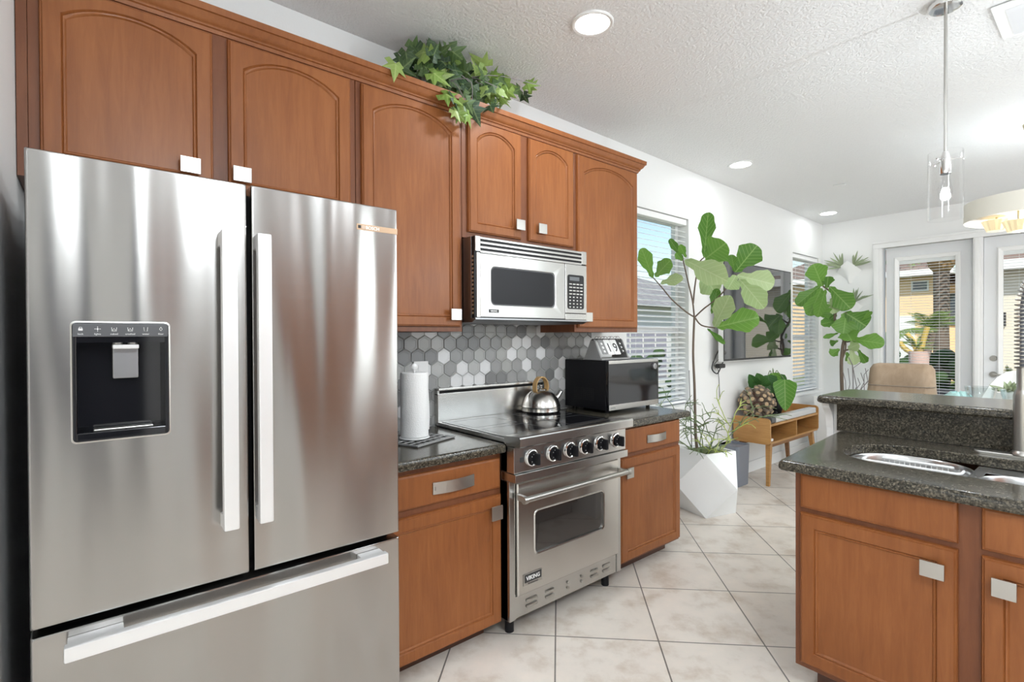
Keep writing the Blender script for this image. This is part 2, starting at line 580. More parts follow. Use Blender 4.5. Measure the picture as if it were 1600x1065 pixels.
W1 = (3.20, 4.08, 0.80, 2.43)      # window 1 opening: y0 y1 z0 z1
W2 = (6.29, 7.08, 0.72, 2.37)
b = B()
x0, x1 = XW - .16, XW
def wz(y): return cz(y) - .001
def wall_piece(y0, y1, z0, z1=None):
    ta = wz(y0) if z1 is None else z1
    tb = wz(y1) if z1 is None else z1
    b.loft([[(x0, y0, z0), (x1, y0, z0), (x1, y0, ta), (x0, y0, ta)], [(x0, y1, z0), (x1, y1, z0), (x1, y1, tb), (x0, y1, tb)]])
wall_piece(YN, W1[0], 0); wall_piece(W1[0], W1[1], 0, W1[2]); wall_piece(W1[0], W1[1], W1[3])
wall_piece(W1[1], W2[0], 0); wall_piece(W2[0], W2[1], 0, W2[2]); wall_piece(W2[0], W2[1], W2[3]); wall_piece(W2[1], YB, 0)
struct('wall_left', b, M['wall'])

D1 = (-1.83, -1.00, 2.43)
D2 = (-0.95, -0.10, 2.43)
b = B()
top = cz(YB) - .001
for xa, xb, za, zb in ((XW - .16, D1[0], 0, top), (D1[0], D1[1], D1[2], top), (D1[1], D2[0], 0, top), (D2[0], D2[1], D2[2], top), (D2[1], XR + .16, 0, top)):
    b.box(xa, xb, YB, YB + .16, za, zb)
struct('wall_far', b, M['wall'])
b = B()
for ya, yb, za, zb in ((YN, -.22, 0, 2.80), (-.22, .45, 2.65, 2.80), (.45, 3.45, 0, 2.79), (3.45, 6.55, 0, .28), (3.45, 6.55, 2.42, 2.79), (6.55, YB, 0, 2.79)):
    ta, tb = (wz(ya), wz(yb)) if zb > 2.5 else (zb, zb)
    b.loft([[(XR, y_, za), (XR + .16, y_, za), (XR + .16, y_, t_), (XR, y_, t_)] for y_, t_ in ((ya, ta), (yb, tb))])
struct('wall_right', b, M['wall'])
b = B(); b.box(XR + .16, XR + 1.6, -.5, .8, -.01, 0); b.box(XR + 1.5, XR + 1.6, -.5, .8, 0, 2.7)  # added dark hallway, unseen, gives the refrigerator a dark band to reflect
b.box(XR + .16, XR + 1.6, -.6, -.5, 0, 2.7); b.box(XR + .16, XR + 1.6, .8, .9, 0, 2.7); b.box(XR + .16, XR + 1.6, -.6, .9, 2.7, 2.8)
struct('added_hallway', b, M['grey_can'])
b = B(); b.box(XW - .16, -.85, YN - .16, YN, 0, 2.94); b.box(2.45, XR + .16, YN - .16, YN, 0, 2.94); b.box(-.85, 2.45, YN - .16, YN, 2.38, 2.94); b.box(-.85, 2.45, YN - .16, YN, 0, .22)
struct('wall_near', b, M['wall'])
b = B(); b.box(XW, -1.45, -.30, -.165, 0, 2.925)
struct('wall_partition', b, M['wall'])

b = B(); b.box(XW, XW + .014, 4.1, YB, 0, .11, .004)
struct('baseboard_left', b, M['trim'])
b = B(); b.box(XW + .014, -1.93, YB - .014, YB, 0, .11, .004); b.box(-.02, XR, YB - .014, YB, 0, .11, .004)
struct('baseboard_far', b, M['trim'])

# ---- windows with their blinds
def window(n, W):
    y0, y1, z0, z1 = W
    xo = XW - .15
    t = thing('window_%d' % n, None, None, (XW - .1, (y0 + y1) / 2, z0), kind='structure')
    zm = z0 + (z1 - z0) * 0.40
    b = B()
    for ya, yb, za, zb in ((y0, y0 + .045, z0, z1), (y1 - .045, y1, z0, z1), (y0 + .045, y1 - .045, z0, z0 + .05), (y0 + .045, y1 - .045, z1 - .05, z1), (y0 + .045, y1 - .045, zm - .03, zm + .03)):
        b.box(xo, xo + .045, ya, yb, za, zb, .004)
    part('window_frame', b, M['trim'], t)
    b = B(); b.box(xo + .018, xo + .022, y0 + .03, y1 - .03, z0 + .03, z1 - .03)
    part('pane', b, M['pane'], t, smooth=False)
    b = B(); b.box(xo + .045, XW + .035, y0 - .03 if n == 1 else y0 - .03, y1 + (.03 if n == 1 else .02), z0 - .03, z0 - .001, .006)
    part('window_sill', b, M['trim'], t)
    return t
window(1, W1)
window(2, W2)
for n, W, a in ((1, W1, 18), (2, W2, 24)):
    y0, y1, z0, z1 = W
    t = thing('venetian_blind', 'white slatted blind in the %s' % ('window right of the countertop microwave' if n == 1 else 'far window between the television and the room corner'), 'blind', (XW - .045, (y0 + y1) / 2, z0 + .012), group=None)
    b = B(); b.box(XW - .075, XW - .012, y0 + .012, y1 - .012, z1 - .055, z1 - .004, .006); part('headrail', b, M['blind'], t)
    b = B()
    zz = z0 + .055
    while zz < z1 - .07:
        ca, sa = math.cos(math.radians(a)), math.sin(math.radians(a))
        w2 = .024
        c = [(-w2 * ca, w2 * sa), (0, .0025), (w2 * ca, -w2 * sa)]
        th = .0026
        prof = [(XW - .045 + p, zz + q) for p, q in c] + [(XW - .045 + p, zz + q + th) for p, q in c[::-1]]
        b.loft([[(p, yy, q) for p, q in prof] for yy in (y0 + .015, y1 - .015)])
        zz += .0445
    part('slats', b, M['blind'], t)
    b = B(); b.box(XW - .072, XW - .018, y0 + .014, y1 - .014, z0 + .014, z0 + .034, .005); part('bottom_rail', b, M['blind'], t)
    b = B()
    for f in (.16, .84):
        yy = y0 + (y1 - y0) * f
        for xx in (XW - .071, XW - .019):
            b.cyl((xx, yy, z0 + .03), (xx, yy, z1 - .05), .0012, 6)
    part('ladder_cords', b, M['blind'], t)

b = B()
for yy in (3.45, 4.95, 6.48): b.box(XR + .02, XR + .07, yy, yy + .07, .28, 2.42)
b.box(XR + .02, XR + .07, 3.45, 6.55, .28, .35); b.box(XR + .02, XR + .07, 3.45, 6.55, 2.35, 2.42)
struct('window_3', b, M['trim'])  # added window frame, unseen, around the right fill light opening
b = B()
for xx in (-.85, .77, 2.38): b.box(xx, xx + .07, YN - .07, YN - .02, .22, 2.38)
b.box(-.85, 2.45, YN - .07, YN - .02, .22, .29); b.box(-.85, 2.45, YN - .07, YN - .02, 2.31, 2.38)
struct('window_4', b, M['trim'])  # added near-wall window frame, out of view, for the near fill light

# ---- the two glazed doors in the far wall
def glazed_door(n, xa, xb, ga, gb, hardware):
    t = thing('door_%d' % n, None, None, ((xa + xb) / 2, YB + .08, 0), kind='structure')
    y0, y1 = YB + .06, YB + .10
    gz0, gz1 = .28, 2.265
    b = B()
    f = lambda y: (lambda p: (p[0], y, p[1]))
    o = rr(xa, xb, .012, D1[2] - .008); h = rr(ga, gb, gz0, gz1)
    b.loft([ring(o, f(y1)), ring(o, f(y0)), ring(h, f(y0)), ring(h, f(y1))], False, False)
    t2 = b
    part('door_panel', b, M['door_paint'], t, smooth=False)
    b = B()
    o1 = rr(ga - .04, gb + .04, gz0 - .04, gz1 + .04); o2 = rr(ga - .03, gb + .03, gz0 - .03, gz1 + .03); o3 = rr(ga + .004, gb - .004, gz0 + .004, gz1 - .004)
    b.loft([ring(o1, f(y0 - .0005)), ring(o1, f(y0 - .012)), ring(o2, f(y0 - .018)), ring(o3, f(y0 - .006)), ring(o3, f(y0 + .012))], False, False)
    part('lite_frame', b, M['trim'], t)
    b = B(); b.box(ga, gb, y0 + .006, y0 + .009, gz0, gz1); part('pane', b, M['pane'], t, smooth=False)
    b = B()
    zz = gz0 + .02
    while zz < gz1 - .045:
        b.box(ga + .006, gb - .006, y0 + .014, y0 + .026, zz, zz + .0042)
        zz += .031
    b.box(ga + .004, gb - .004, y0 + .012, y0 + .03, gz1 - .045, gz1 - .004)
    for fx in (.22, .72):
        b.box(ga + (gb - ga) * fx - .001, ga + (gb - ga) * fx + .001, y0 + .018, y0 + .020, gz0, gz1 - .04)
    part('blind_slats', b, M['blind'], t, smooth=False)
    if hardware:
        hx = xa + .075
        b = B(); b.cyl((hx, y0, .985), (hx, y0 - .012, .985), .031, 20); b.cyl((hx, y0 - .010, .985), (hx, y0 - .05, .985), .011, 10)
        b.tube([(hx, y0 - .05, .985), (hx + .05, y0 - .055, .985), (hx + .12, y0 - .05, .975)], [.011, .009, .007], 8)
        part('lever_handle', b, M['steel_soft'], t)
        b = B(); b.cyl((hx, y0, 1.152), (hx, y0 - .02, 1.152), .031, 20, .026)
        part('deadbolt', b, M['steel_soft'], t)
glazed_door(1, -1.80, -1.015, -1.68, -1.17, False)
glazed_door(2, -0.945, -0.115, -0.80, -0.26, True)
b = B()
for xa, xb in ((-1.915, -1.825), (-1.02, -.94), (-.105, -.015)):
    b.box(xa, xb, YB - .02, YB - .0005, 0, 2.42, .005)
    b.box(xa + .012, xb - .03, YB - .028, YB - .019, 0, 2.42, .003)
b.box(-1.915, -.015, YB - .02, YB - .0005, 2.42, 2.495, .005)
b.box(-1.915, -.015, YB - .03, YB - .0005, 2.475, 2.50, .004)
struct('trim_1', b, M['trim'])

# ---- ceiling lights (each lamp's light lives in its builder)
def downlight(x, y, label, watts=None):
    z = cz(y)
    t = thing('recessed_downlight', label, 'ceiling light', (x, y, z), 'recessed ceiling downlights')
    b = B(); n = 40
    b.loft([[(x + r * math.cos(2 * math.pi * k / n), y + r * math.sin(2 * math.pi * k / n), z + d) for k in range(n)] for r, d in ((.100, .002), (.100, -.004), (.095, -.008), (.082, -.006), (.080, .001))], False, False)
    part('trim_ring', b, M['white'], t)
    b = B(); b.lathe((x, y, z), [(.081, -.001), (.081, -.0035), (.02, -.0045)], n)
    part('lens', b, M['glow'], t)
    l = add_light('downlight_lamp', 'AREA', (0, 0, -.012), watts or DOWN_W, LAMP_C, t, shape='DISK', size=.15)
    return t
downlight(-1.63, 1.866, 'large round ceiling light above the stove, nearest the viewer')
downlight(-2.09, 4.28, 'round ceiling light over the first window and fig tree', 1.3)
downlight(-2.20, 6.62, 'small round ceiling light nearest the far room corner', .8)
for x, y in ((-.2, -.9), (1.6, -.9), (1.6, 1.9), (1.4, 4.6), (-1.0, -2.2)):  # added downlights out of view that brighten the room
    downlight(x, y, 'added unseen recessed ceiling light that fills the room')

def flush_fill(x, y):  # added ceiling light out of view, brightens cabinets and ceiling
    z = cz(y)
    t = thing('added_ceiling_light', 'added unseen flush ceiling light that fills the kitchen', 'ceiling light', (x, y, z))
    b = B(); b.lathe((x, y, z - .05), [(.15, 0), (.17, .01), (.17, .049)], 40); part('base', b, M['white'], t)
    b = B(); b.lathe((x, y, z - .13), [(.02, 0), (.10, .015), (.15, .045), (.16, .08)], 40); part('glass_dome', b, M['dome_glow'], t)
    add_light('flush_fill_lamp', 'POINT', (0, 0, -.31), FLUSH_W, LAMP_C, t, shadow_soft_size=.165)
flush_fill(.9, .5)

b = B(); z = cz(3.3)
b.box(-.39, -.02, 3.14, 3.50, z - .012, z - .001, .004); 
t = thing('air_vent', 'white ceiling air vent with grey louvres at the top right corner', 'vent', (-.2, 3.3, z))
part('vent_frame', b, M['white'], t)
b = B()
for k in range(9):
    yy = 3.19 + k * .032
    b.loft([[(xx, yy, z - .013), (xx, yy + .02, z - .022), (xx, yy + .022, z - .021), (xx, yy + .002, z - .012)] for xx in (-.345, -.065)])
part('louvres', b, M['door_paint'], t)
b = B(); z = cz(5.54); b.box(-1.79, -1.69, 5.50, 5.54, z - .012, z - .0005, .004)
solo('ceiling_plate', b, M['trim'], 'thin white ceiling plate between the two farther downlights', 'ceiling plate')

# ================================================================== REFRIGERATOR
XF = -1.585
fr = thing('refrigerator', 'stainless steel french-door refrigerator with bottom freezer, left in the kitchen', 'refrigerator', (-2.0, .352, 0))
b = B(); b.box(-2.42, -1.662, -.098, .800, .03, 1.805, .006); b.box(-2.40, -1.70, -.08, .78, 0, .032)
part('case', b, M['grey_panel'], fr)
DF = (-.033, .161, 1.153, 1.441)     # dispenser opening y0 y1 z0 z1
o = lambda i: rr(-.109 + i, .346 - i, .735 + i, 1.835 - i, .004)
h = rr(DF[0], DF[1], DF[2], DF[3], .01)
b = B(); b.loft([ring(o(0), LW(-1.655)), ring(o(0), LW(XF - .005)), ring(o(.002), LW(XF - .0015)), ring(o(.006), LW(XF)), ring(h, LW(XF)), ring(h, LW(XF - .05))], True, False)
dl = part('left_door', b, M['steel_fridge'], fr)
o = lambda i: rr(.357 + i, .812 - i, .735 + i, 1.835 - i, .004)
b = B(); b.loft([ring(o(0), LW(-1.655)), ring(o(0), LW(XF - .005)), ring(o(.002), LW(XF - .0015)), ring(o(.006), LW(XF))])
dr = part('right_door', b, M['steel_fridge'], fr)
o = lambda i: rr(-.109 + i, .812 - i, .075 + i, .718 - i, .004)
b = B(); b.loft([ring(o(0), LW(-1.655)), ring(o(0), LW(XF - .005)), ring(o(.002), LW(XF - .0015)), ring(o(.006), LW(XF))])
dz = part('freezer_drawer', b, M['steel_fridge'], fr)
b = B(); b.box(-2.40, -1.63, -.09, .79, .012, .07); part('toe_grille', b, M['black'], fr)
b = B(); b.box(-1.661, -1.656, .30, .40, .74, 1.82); b.box(-1.661, -1.656, -.1, .8, .70, .75); part('gasket', b, M['black_matte'], fr)
for dd, ya, yb in ((dl, .272, .310), (dr, .360, .396)):
    b = B(); b.box(-1.548, -1.524, ya, yb, .885, 1.690, .004)
    for za, zb in ((.885, .925), (1.648, 1.690)):
        b.box(XF + .0005, -1.53, ya + .001, yb - .001, za + .001, zb - .001, .003)
    part('door_handle', b, M['silver'], dd)
b = B(); b.box(-1.548, -1.522, -.050, .742, .667, .702, .004)
for ya, yb in ((-.045, .06), (.66, .737)):
    b.box(XF + .0005, -1.53, ya, yb, .670, .700, .003)
part('drawer_handle', b, M['silver'], dz)
# water and ice dispenser
y0, y1, z0, z1 = DF
b = B()
b.box(XF - .066, XF - .060, y0 + .001, y1 - .001, z0 + .001, z1 - .001)
for ya, yb in ((y0 + .001, y0 + .010), (y1 - .010, y1 - .001)):
    b.box(XF - .062, XF + .001, ya, yb, z0 + .001, z1 - .03, .002)
b.box(XF - .062, XF + .001, y0 + .008, y1 - .008, z0 + .001, z0 + .022, .003)
b.box(XF - .062, XF - .002, y0 + .008, y1 - .008, z1 - .05, z1 - .031)
dsp = part('dispenser', b, M['black_gloss'], dl)
b = B(); o1 = rr(y0 - .0015, y1 + .0015, z0 - .0015, z1 + .0015, .011); o2 = rr(y0 + .002, y1 - .002, z0 + .002, z1 - .002, .009)
b.loft([ring(o1, LW(XF + .0002)), ring(o1, LW(XF + .002)), ring(o2, LW(XF + .003)), ring(o2, LW(XF - .01))], False, False)
part('bezel', b, M['steel_soft'], dsp)
b = B(); b.box(XF - .02, XF + .003, y0 + .003, y1 - .003, z1 - .036, z1 - .003, .002)
cp = part('control_strip', b, M['grey_panel'], dsp)
b = B(); b.box(XF - .045, XF - .038, .045, .098, 1.30, 1.385, .004); part('paddle', b, M['steel_dark'], dsp)
b = B(); b.box(XF - .058, XF - .015, .045, .098, 1.375, 1.386, .002)
for yy in (.056, .086):
    b.cyl((XF - .04, yy, 1.408), (XF - .04, yy, 1.38), .010, 10)
part('spout', b, M['silver'], dsp)
b = B(); b.box(XF - .05, XF - .012, y0 + .04, y1 - .035, z0 + .022, z0 + .027, .002); part('drip_tray', b, M['steel_soft'], dsp)
xs = XF + .0034
for k, w in enumerate(('lock', 'lights', 'cubed', 'crushed', 'water', 'filter')):
    yc = y0 + .018 + k * .0315
    lettering(w, .0062, (xs - .0003, yc, z1 - .031), (0, 1, 0), (0, 0, 1), M['card'], dsp, align='CENTER')
    b = B(); zc = z1 - .017
    if k == 0:
        b.box(xs - .001, xs, yc - .004, yc + .004, zc - .004, zc + .001); b.tube([(xs, yc - .003, zc), (xs, yc - .002, zc + .004), (xs, yc + .002, zc + .004), (xs, yc + .003, zc)], .0006, 4)
    elif k == 1:
        for q in range(4):
            a = q * math.pi / 2; b.tube([(xs, yc + .003 * math.cos(a), zc + .003 * math.sin(a)), (xs, yc + .006 * math.cos(a), zc + .006 * math.sin(a))], .0006, 4)
        b.cyl((xs - .001, yc, zc), (xs, yc, zc), .002, 10)
    elif k in (2, 3):
        b.tube([(xs, yc - .005, zc + .004), (xs, yc - .004, zc - .005), (xs, yc + .004, zc - .005), (xs, yc + .005, zc + .004)], .0006, 4)
        for q in range(3): b.box(xs - .001, xs, yc - .003 + q * .002, yc - .0015 + q * .002, zc - .003 + (q % 2) * .003, zc - .001 + (q % 2) * .003)
    elif k == 4:
        b.tube([(xs, yc - .004, zc + .005), (xs, yc - .003, zc - .005), (xs, yc + .003, zc - .005), (xs, yc + .004, zc + .005)], .0006, 4)
    else:
        b.tube([(xs, yc, zc + .006), (xs, yc - .003, zc), (xs, yc, zc - .004), (xs, yc + .003, zc), (xs, yc, zc + .006)], .0006, 4)
    part('icon', b, M['card'], dsp)
b = B(); b.box(XF - .001, XF + .0016, .668, .8118, 1.750, 1.769, .0008); bd = part('badge', b, M['bronze'], dr)
b = B(); b.box(XF, XF + .0022, .672, .682, 1.7545, 1.7645); part('emblem_plate', b, M['ink'], dr)
b = B()
cc = [(XF + .0024, .6905 + .0048 * math.cos(a * math.pi / 8), 1.7595 + .0048 * math.sin(a * math.pi / 8)) for a in range(17)]
b.tube(cc, .0005, 4); b.box(XF + .0015, XF + .0026, .6885, .6925, 1.7588, 1.7602)
part('emblem_ring', b, M['card'], dr)
lettering('BOSCH', .0145, (XF + .0017, .698, 1.7543), (0, 1, 0), (0, 0, 1), M['card'], dr, bold=.0004)

# ================================================================== CABINETS
def door_rings(a0, a1, b0, b1, t, rise, st, rail, topr, K=14):
    ac = (a0 + a1) / 2
    def outer(i):
        A0, A1, B0, B1 = a0 + i, a1 - i, b0 + i, b1 - i
        return [(A0, B0), (A1, B0)] + [(A1 + (A0 - A1) * k / K, B1) for k in range(K + 1)]
    def inner(i):
        A0, A1, B0 = a0 + st + i, a1 - st - i, b0 + rail + i
        hw = (A1 - A0) / 2
        pk = b1 - topr - i
        out = [(A0, B0), (A1, B0)]
        for k in range(K + 1):
            a = A1 + (A0 - A1) * k / K
            s = (a - ac) / hw
            out.append((a, pk - rise * (1 - math.sqrt(max(0, 1 - (s * .72) ** 2))) / (1 - math.sqrt(1 - .72 ** 2)) if rise else pk))
        return out
    return [(outer(0), 0), (outer(0), t - .009), (outer(.003), t - .005), (outer(.005), t - .005), (outer(.009), t), (inner(0), t), (inner(.003), t - .006), (inner(.006), t - .0035), (inner(.010), t - .0045), (inner(.014), t - .010)]

def cab_door(parent, f, a0, a1, b0, b1, rise=0.0, st=.050, rail=.046, topr=.036, t=.02, name='door'):
    b = B()
    b.loft([[f(p, d) for p in r] for r, d in door_rings(a0, a1, b0, b1, t, rise, st, rail, topr)])
    return part(name, b, M['wood'], parent)

def drawer_front(parent, f, a0, a1, b0, b1, t=.02, name='drawer'):
    b = B()
    R = []
    for i, d in ((0, 0), (0, t - .010), (.003, t - .006), (.006, t - .006), (.012, t)):
        R.append([f(p, d) for p in rr(a0 + i, a1 - i, b0 + i, b1 - i, .0008, 1)])
    b.loft(R)
    return part(name, b, M['wood'], parent)

def knob(parent, f, ac, bc, w=.062, h=.056, t=.02):
    b = B()
    q = [f((ac + sx * .010, bc + sz * .010), t) for sx, sz in ((-1, -1), (1, -1), (1, 1), (-1, 1))]
    def bx(a0, a1, b0, b1, d0, d1, bev):
        P0, P1 = f((a0, b0), d0), f((a1, b1), d1)
        b.box(min(P0[0], P1[0]), max(P0[0], P1[0]), min(P0[1], P1[1]), max(P0[1], P1[1]), min(P0[2], P1[2]), max(P0[2], P1[2]), bev)
    bx(ac - .009, ac + .009, bc - .009, bc + .009, t + .0003, t + .020, 0)
    bx(ac - w / 2, ac + w / 2, bc - h / 2, bc + h / 2, t + .018, t + .026, .0015)
    return part('knob', b, M['steel_soft'], parent)

def pull(parent, f, a0, a1, b0, b1, t=.02):
    b = B(); K = 12; R = []
    for k in range(K + 1):
        s = k / K
        a = a0 + (a1 - a0) * s
        d = t + .006 + .016 * math.sin(math.pi * s)
        R.append([f((a, b0), d - .004), f((a, b1), d - .004), f((a, b1), d), f((a, b0), d)])
    b.loft(R)
    for s in (.06, .94):
        a = a0 + (a1 - a0) * s
        P0, P1 = f((a - .006, (b0 + b1) / 2 - .008), t + .0003), f((a + .006, (b0 + b1) / 2 + .008), t + .009)
        b.box(min(P0[0], P1[0]), max(P0[0], P1[0]), min(P0[1], P1[1]), max(P0[1], P1[1]), min(P0[2], P1[2]), max(P0[2], P1[2]))
    return part('pull', b, M['steel_soft'], parent)

XU = -2.15
fU = lambda p, d: (XU + d, p[0], p[1])
def upper(name, label, y0, y1, z0, z1=2.535, deep=-2.457):
    t = thing(name, label, 'cabinet', (-2.3, (y0 + y1) / 2, z0), 'upper wall cabinets')
    b = B(); b.box(deep, XU, y0, y1, z0, z1, .0015, 1)
    part('body', b, M['wood_dark'], t)
    return t
c = upper('wall_cabinet', 'wide upper cabinet with two arched doors above the refrigerator', -.137, .902, 1.90)
b = B(); b.box(-2.457, -2.152, -.163, -.138, 1.90, 2.535); part('filler_strip', b, M['wood_dark'], c)
d = cab_door(c, fU, -.110, .357, 1.935, 2.515, .058); knob(d, fU, .282, 2.012)
d = cab_door(c, fU, .406, .876, 1.935, 2.515, .062); knob(d, fU, .447, 2.012)
c = upper('wall_cabinet', 'tall upper cabinet with one arched door between refrigerator and hood microwave', .904, 1.459, 1.428)
d = cab_door(c, fU, .925, 1.442, 1.452, 2.515, .066); knob(d, fU, 1.397, 1.512)
c = upper('wall_cabinet', 'short upper cabinet with two narrow arched doors above the hood microwave', 1.461, 2.284, 1.908)
d = cab_door(c, fU, 1.493, 1.848, 1.938, 2.515, .055); knob(d, fU, 1.820, 2.012)
d = cab_door(c, fU, 1.902, 2.266, 1.938, 2.515, .055); knob(d, fU, 1.985, 2.012)
c = upper('wall_cabinet', 'tall upper cabinet with one arched door at the right end beside the window', 2.286, 2.915, 1.428)
d = cab_door(c, fU, 2.304, 2.898, 1.455, 2.515, .066); knob(d, fU, 2.372, 1.520)
# crown moulding with its return at the right end
prof = [(0.0, 2.522), (.006, 2.522), (.010, 2.534), (.016, 2.537), (.018, 2.546), (.030, 2.556), (.040, 2.574), (.046, 2.576), (.048, 2.600), (0.0, 2.600)]
b = B()
path = [((-2.457, 2.916), (0, 1)), ((XU, 2.916), (1, 1)), ((XU, -.163), (1, 0))]
b.loft([[(px + dx * q, py + dy * q, z) for q, z in prof] for (px, py), (dx, dy) in path])
b.box(-2.456, XU - .002, -.16, 2.914, 2.537, 2.560)
solo('crown_moulding', b, M['wood'], 'stained wood crown moulding running along the tops of the upper cabinets', 'moulding')

XBF = -1.86
fB = lambda p, d: (XBF + d, p[0], p[1])
def base(label, y0, y1):
    t = thing('base_cabinet', label, 'cabinet', (-2.15, (y0 + y1) / 2, 0), 'base cabinets beside the stove')
    b = B(); b.box(-2.455, XBF, y0, y1, .075, .868, .0015, 1); part('body', b, M['wood_dark'], t)
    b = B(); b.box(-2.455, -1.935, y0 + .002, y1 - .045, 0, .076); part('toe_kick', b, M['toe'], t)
    return t
c = base('base cabinet between refrigerator and stove, one drawer over one door', .832, 1.471)
d = drawer_front(c, fB, .85, 1.462, .702, .842); pull(d, fB, 1.095, 1.305, .745, .795)
d = cab_door(c, fB, .85, 1.464, .078, .673, 0, .052, .050, .052); knob(d, fB, 1.420, .600, .062, .064)
c = base('base cabinet right of the stove, one drawer over one door, next to the white planter', 2.300, 2.960)
d = drawer_front(c, fB, 2.345, 2.950, .715, .860); pull(d, fB, 2.585, 2.780, .757, .803)
d = cab_door(c, fB, 2.345, 2.950, .090, .692, 0, .052, .050, .052); knob(d, fB, 2.395, .612, .062, .060)

def slab(b, x0, x1, y0, y1, z0=.870, z1=.910, e=.014):
    R = []
    for i, z in ((.002, z0), (0, z0 + .006), (0, z1 - e), (e * .3, z1 - e * .3), (e, z1)):
        R.append([(p[0], p[1], z) for p in rr(x0 + i, x1 - i, y0 + i, y1 - i, .006, 2)])
    b.loft(R)
b = B(); slab(b, -2.456, -1.815, .833, 1.472)
solo('countertop', b, M['granite'], 'speckled dark granite countertop left of the stove, under the paper towels', 'countertop', 'granite countertops along the wall')
b = B(); slab(b, -2.456, -1.825, 2.300, 3.045)
solo('countertop', b, M['granite'], 'speckled dark granite countertop right of the stove, under the black microwave', 'countertop', 'granite countertops along the wall')

# ---- hexagon backsplash
def clip(poly, a0, a1, b0, b1):
    for ax, lim, sg in ((0, a0, 1), (0, a1, -1), (1, b0, 1), (1, b1, -1)):
        out = []
        for i in range(len(poly)):
            p, q = poly[i - 1], poly[i]
            ip, iq = (p[ax] - lim) * sg >= 0, (q[ax] - lim) * sg >= 0
            if ip != iq:
                s = (lim - p[ax]) / (q[ax] - p[ax])
                out.append((p[0] + (q[0] - p[0]) * s, p[1] + (q[1] - p[1]) * s))
            if iq: out.append(q)
        poly = out
        if len(poly) < 3: return None
    return poly
b = B(); rnd = random.Random(11)
mats = [M['grout']] + [M['hex%d' % i] for i in range(5)]
b.mi = 0
regions = ((.806, 2.785, .912, 1.427), (1.462, 2.283, 1.427, 1.488))
b.box(XW + .0005, XW + .004, .805, 2.786, .911, 1.4275); b.box(XW + .0005, XW + .004, 1.462, 2.283, 1.4275, 1.488)
pw, pr, R0 = .083, .0722, .0457
for row in range(-6, 4):
    zc = 1.292 + row * pr
    for k in range(-8, 20):
        yc = 1.29 + k * pw + (pw / 2 if row % 2 else 0)
        hx = [(yc + R0 * math.sin(q * math.pi / 3), zc + R0 * math.cos(q * math.pi / 3)) for q in range(6)]
        b.mi = 1 + rnd.choice((0, 0, 1, 1, 1, 2, 2, 3, 4, 4, 4))
        for rg in regions:
            po = clip(hx, *rg)
            if not po: continue
            cy_, cz_ = sum(p[0] for p in po) / len(po), sum(p[1] for p in po) / len(po)
            if max(p[0] for p in po) - min(p[0] for p in po) < .006 or max(p[1] for p in po) - min(p[1] for p in po) < .006: continue
            sh = lambda s: [(cy_ + (p[0] - cy_) * s, cz_ + (p[1] - cz_) * s) for p in po]
            b.loft([ring(po, LW(XW + .003)), ring(po, LW(XW + .0065)), ring(sh(.95), LW(XW + .0085)), ring(sh(.78), LW(XW + .0085)), ring(sh(.74), LW(XW + .0075))], False, True)
solo('tile_backsplash', b, mats, 'grey and white hexagon tile backsplash on the wall behind the stove', 'backsplash', smooth=False)
b = B(); b.box(XW + .009, XW + .015, 1.345, 1.435, 1.155, 1.270, .003); b.box(XW + .014, XW + .017, 1.372, 1.408, 1.175, 1.25, .001)
solo('outlet_plate', b, M['trim'], 'pale outlet cover plate on the hexagon tiles behind the paper towels', 'outlet')

# ---- added unseen pantry, gives the refrigerator brown to reflect
XP = 2.62
c = thing('added_pantry', 'added unseen tall pantry cabinet that the refrigerator reflects', 'cabinet', (2.9, 2.3, 0))
b = B(); b.box(XP, XR - .002, 1.45, 3.20, .10, 2.40, .002, 1); part('body', b, M['wood_dark'], c)
b = B(); b.box(XP + .07, XR - .002, 1.45, 3.20, 0, .101); part('toe_kick', b, M['toe'], c)
fP = lambda p, d: (XP - d, p[0], p[1])
for ya in (1.47, 2.05, 2.63):
    d = cab_door(c, fP, ya, ya + .55, .12, 2.38, .07)

# ================================================================== RANGE
ra = thing('range_cooker', 'stainless steel electric range with six black knobs between the base cabinets', 'stove', (-2.1, 1.88, 0))
Y0, Y1 = 1.476, 2.284
b = B(); b.box(-2.43, -1.815, Y0, Y1, .085, .905); part('body', b, M['steel_dark'], ra)
for ya, yb in ((Y0, 1.512), (2.250, Y1)):
    b = B(); b.box(-1.90, -1.800, ya, yb, .085, .735, .003); part('side_stile', b, M['steel'], ra)
for yy in (1.53, 2.23):
    for xx in (-1.87, -2.35):
        b = B(); b.cyl((xx, yy, 0), (xx, yy, .09), .022, 12); part('foot', b, M['black'], ra)
kb = B(); kb.box(-1.86, -1.806, 1.513, 2.249, .088, .190, .002)
kp = part('kick_panel', kb, M['steel'], ra)
for yc, w in ((1.615, .07), (1.735, .055), (1.862, .012), (1.965, .012), (2.065, .055), (2.165, .06)):
    for zc in (.125, .152):
        b = B(); b.box(-1.8065, -1.799, yc - w / 2, yc + w / 2, zc - .007, zc + .007, .004); part('vent_slot', b, M['steel_soft'], kp)
b = B(); o = lambda i: rr(1.515 + i, 2.247 - i, .198 + i, .722 - i, .004)
hw = lambda i: rr(1.622 + i, 2.118 - i, .372 + i, .572 - i, .022 - i * .5)
b.loft([ring(o(0), LW(-1.845)), ring(o(0), LW(-1.789)), ring(o(.004), LW(-1.785)), ring(hw(-.008), LW(-1.785)), ring(hw(-.005), LW(-1.781)), ring(hw(0), LW(-1.783)), ring(hw(0), LW(-1.80))], True, False)
od = part('oven_door', b, M['steel_wavy'], ra)
b = B(); b.loft([ring(hw(-.001), LW(-1.80)), ring(hw(-.001), LW(-1.793))]); part('oven_window', b, M['smoke'], od)
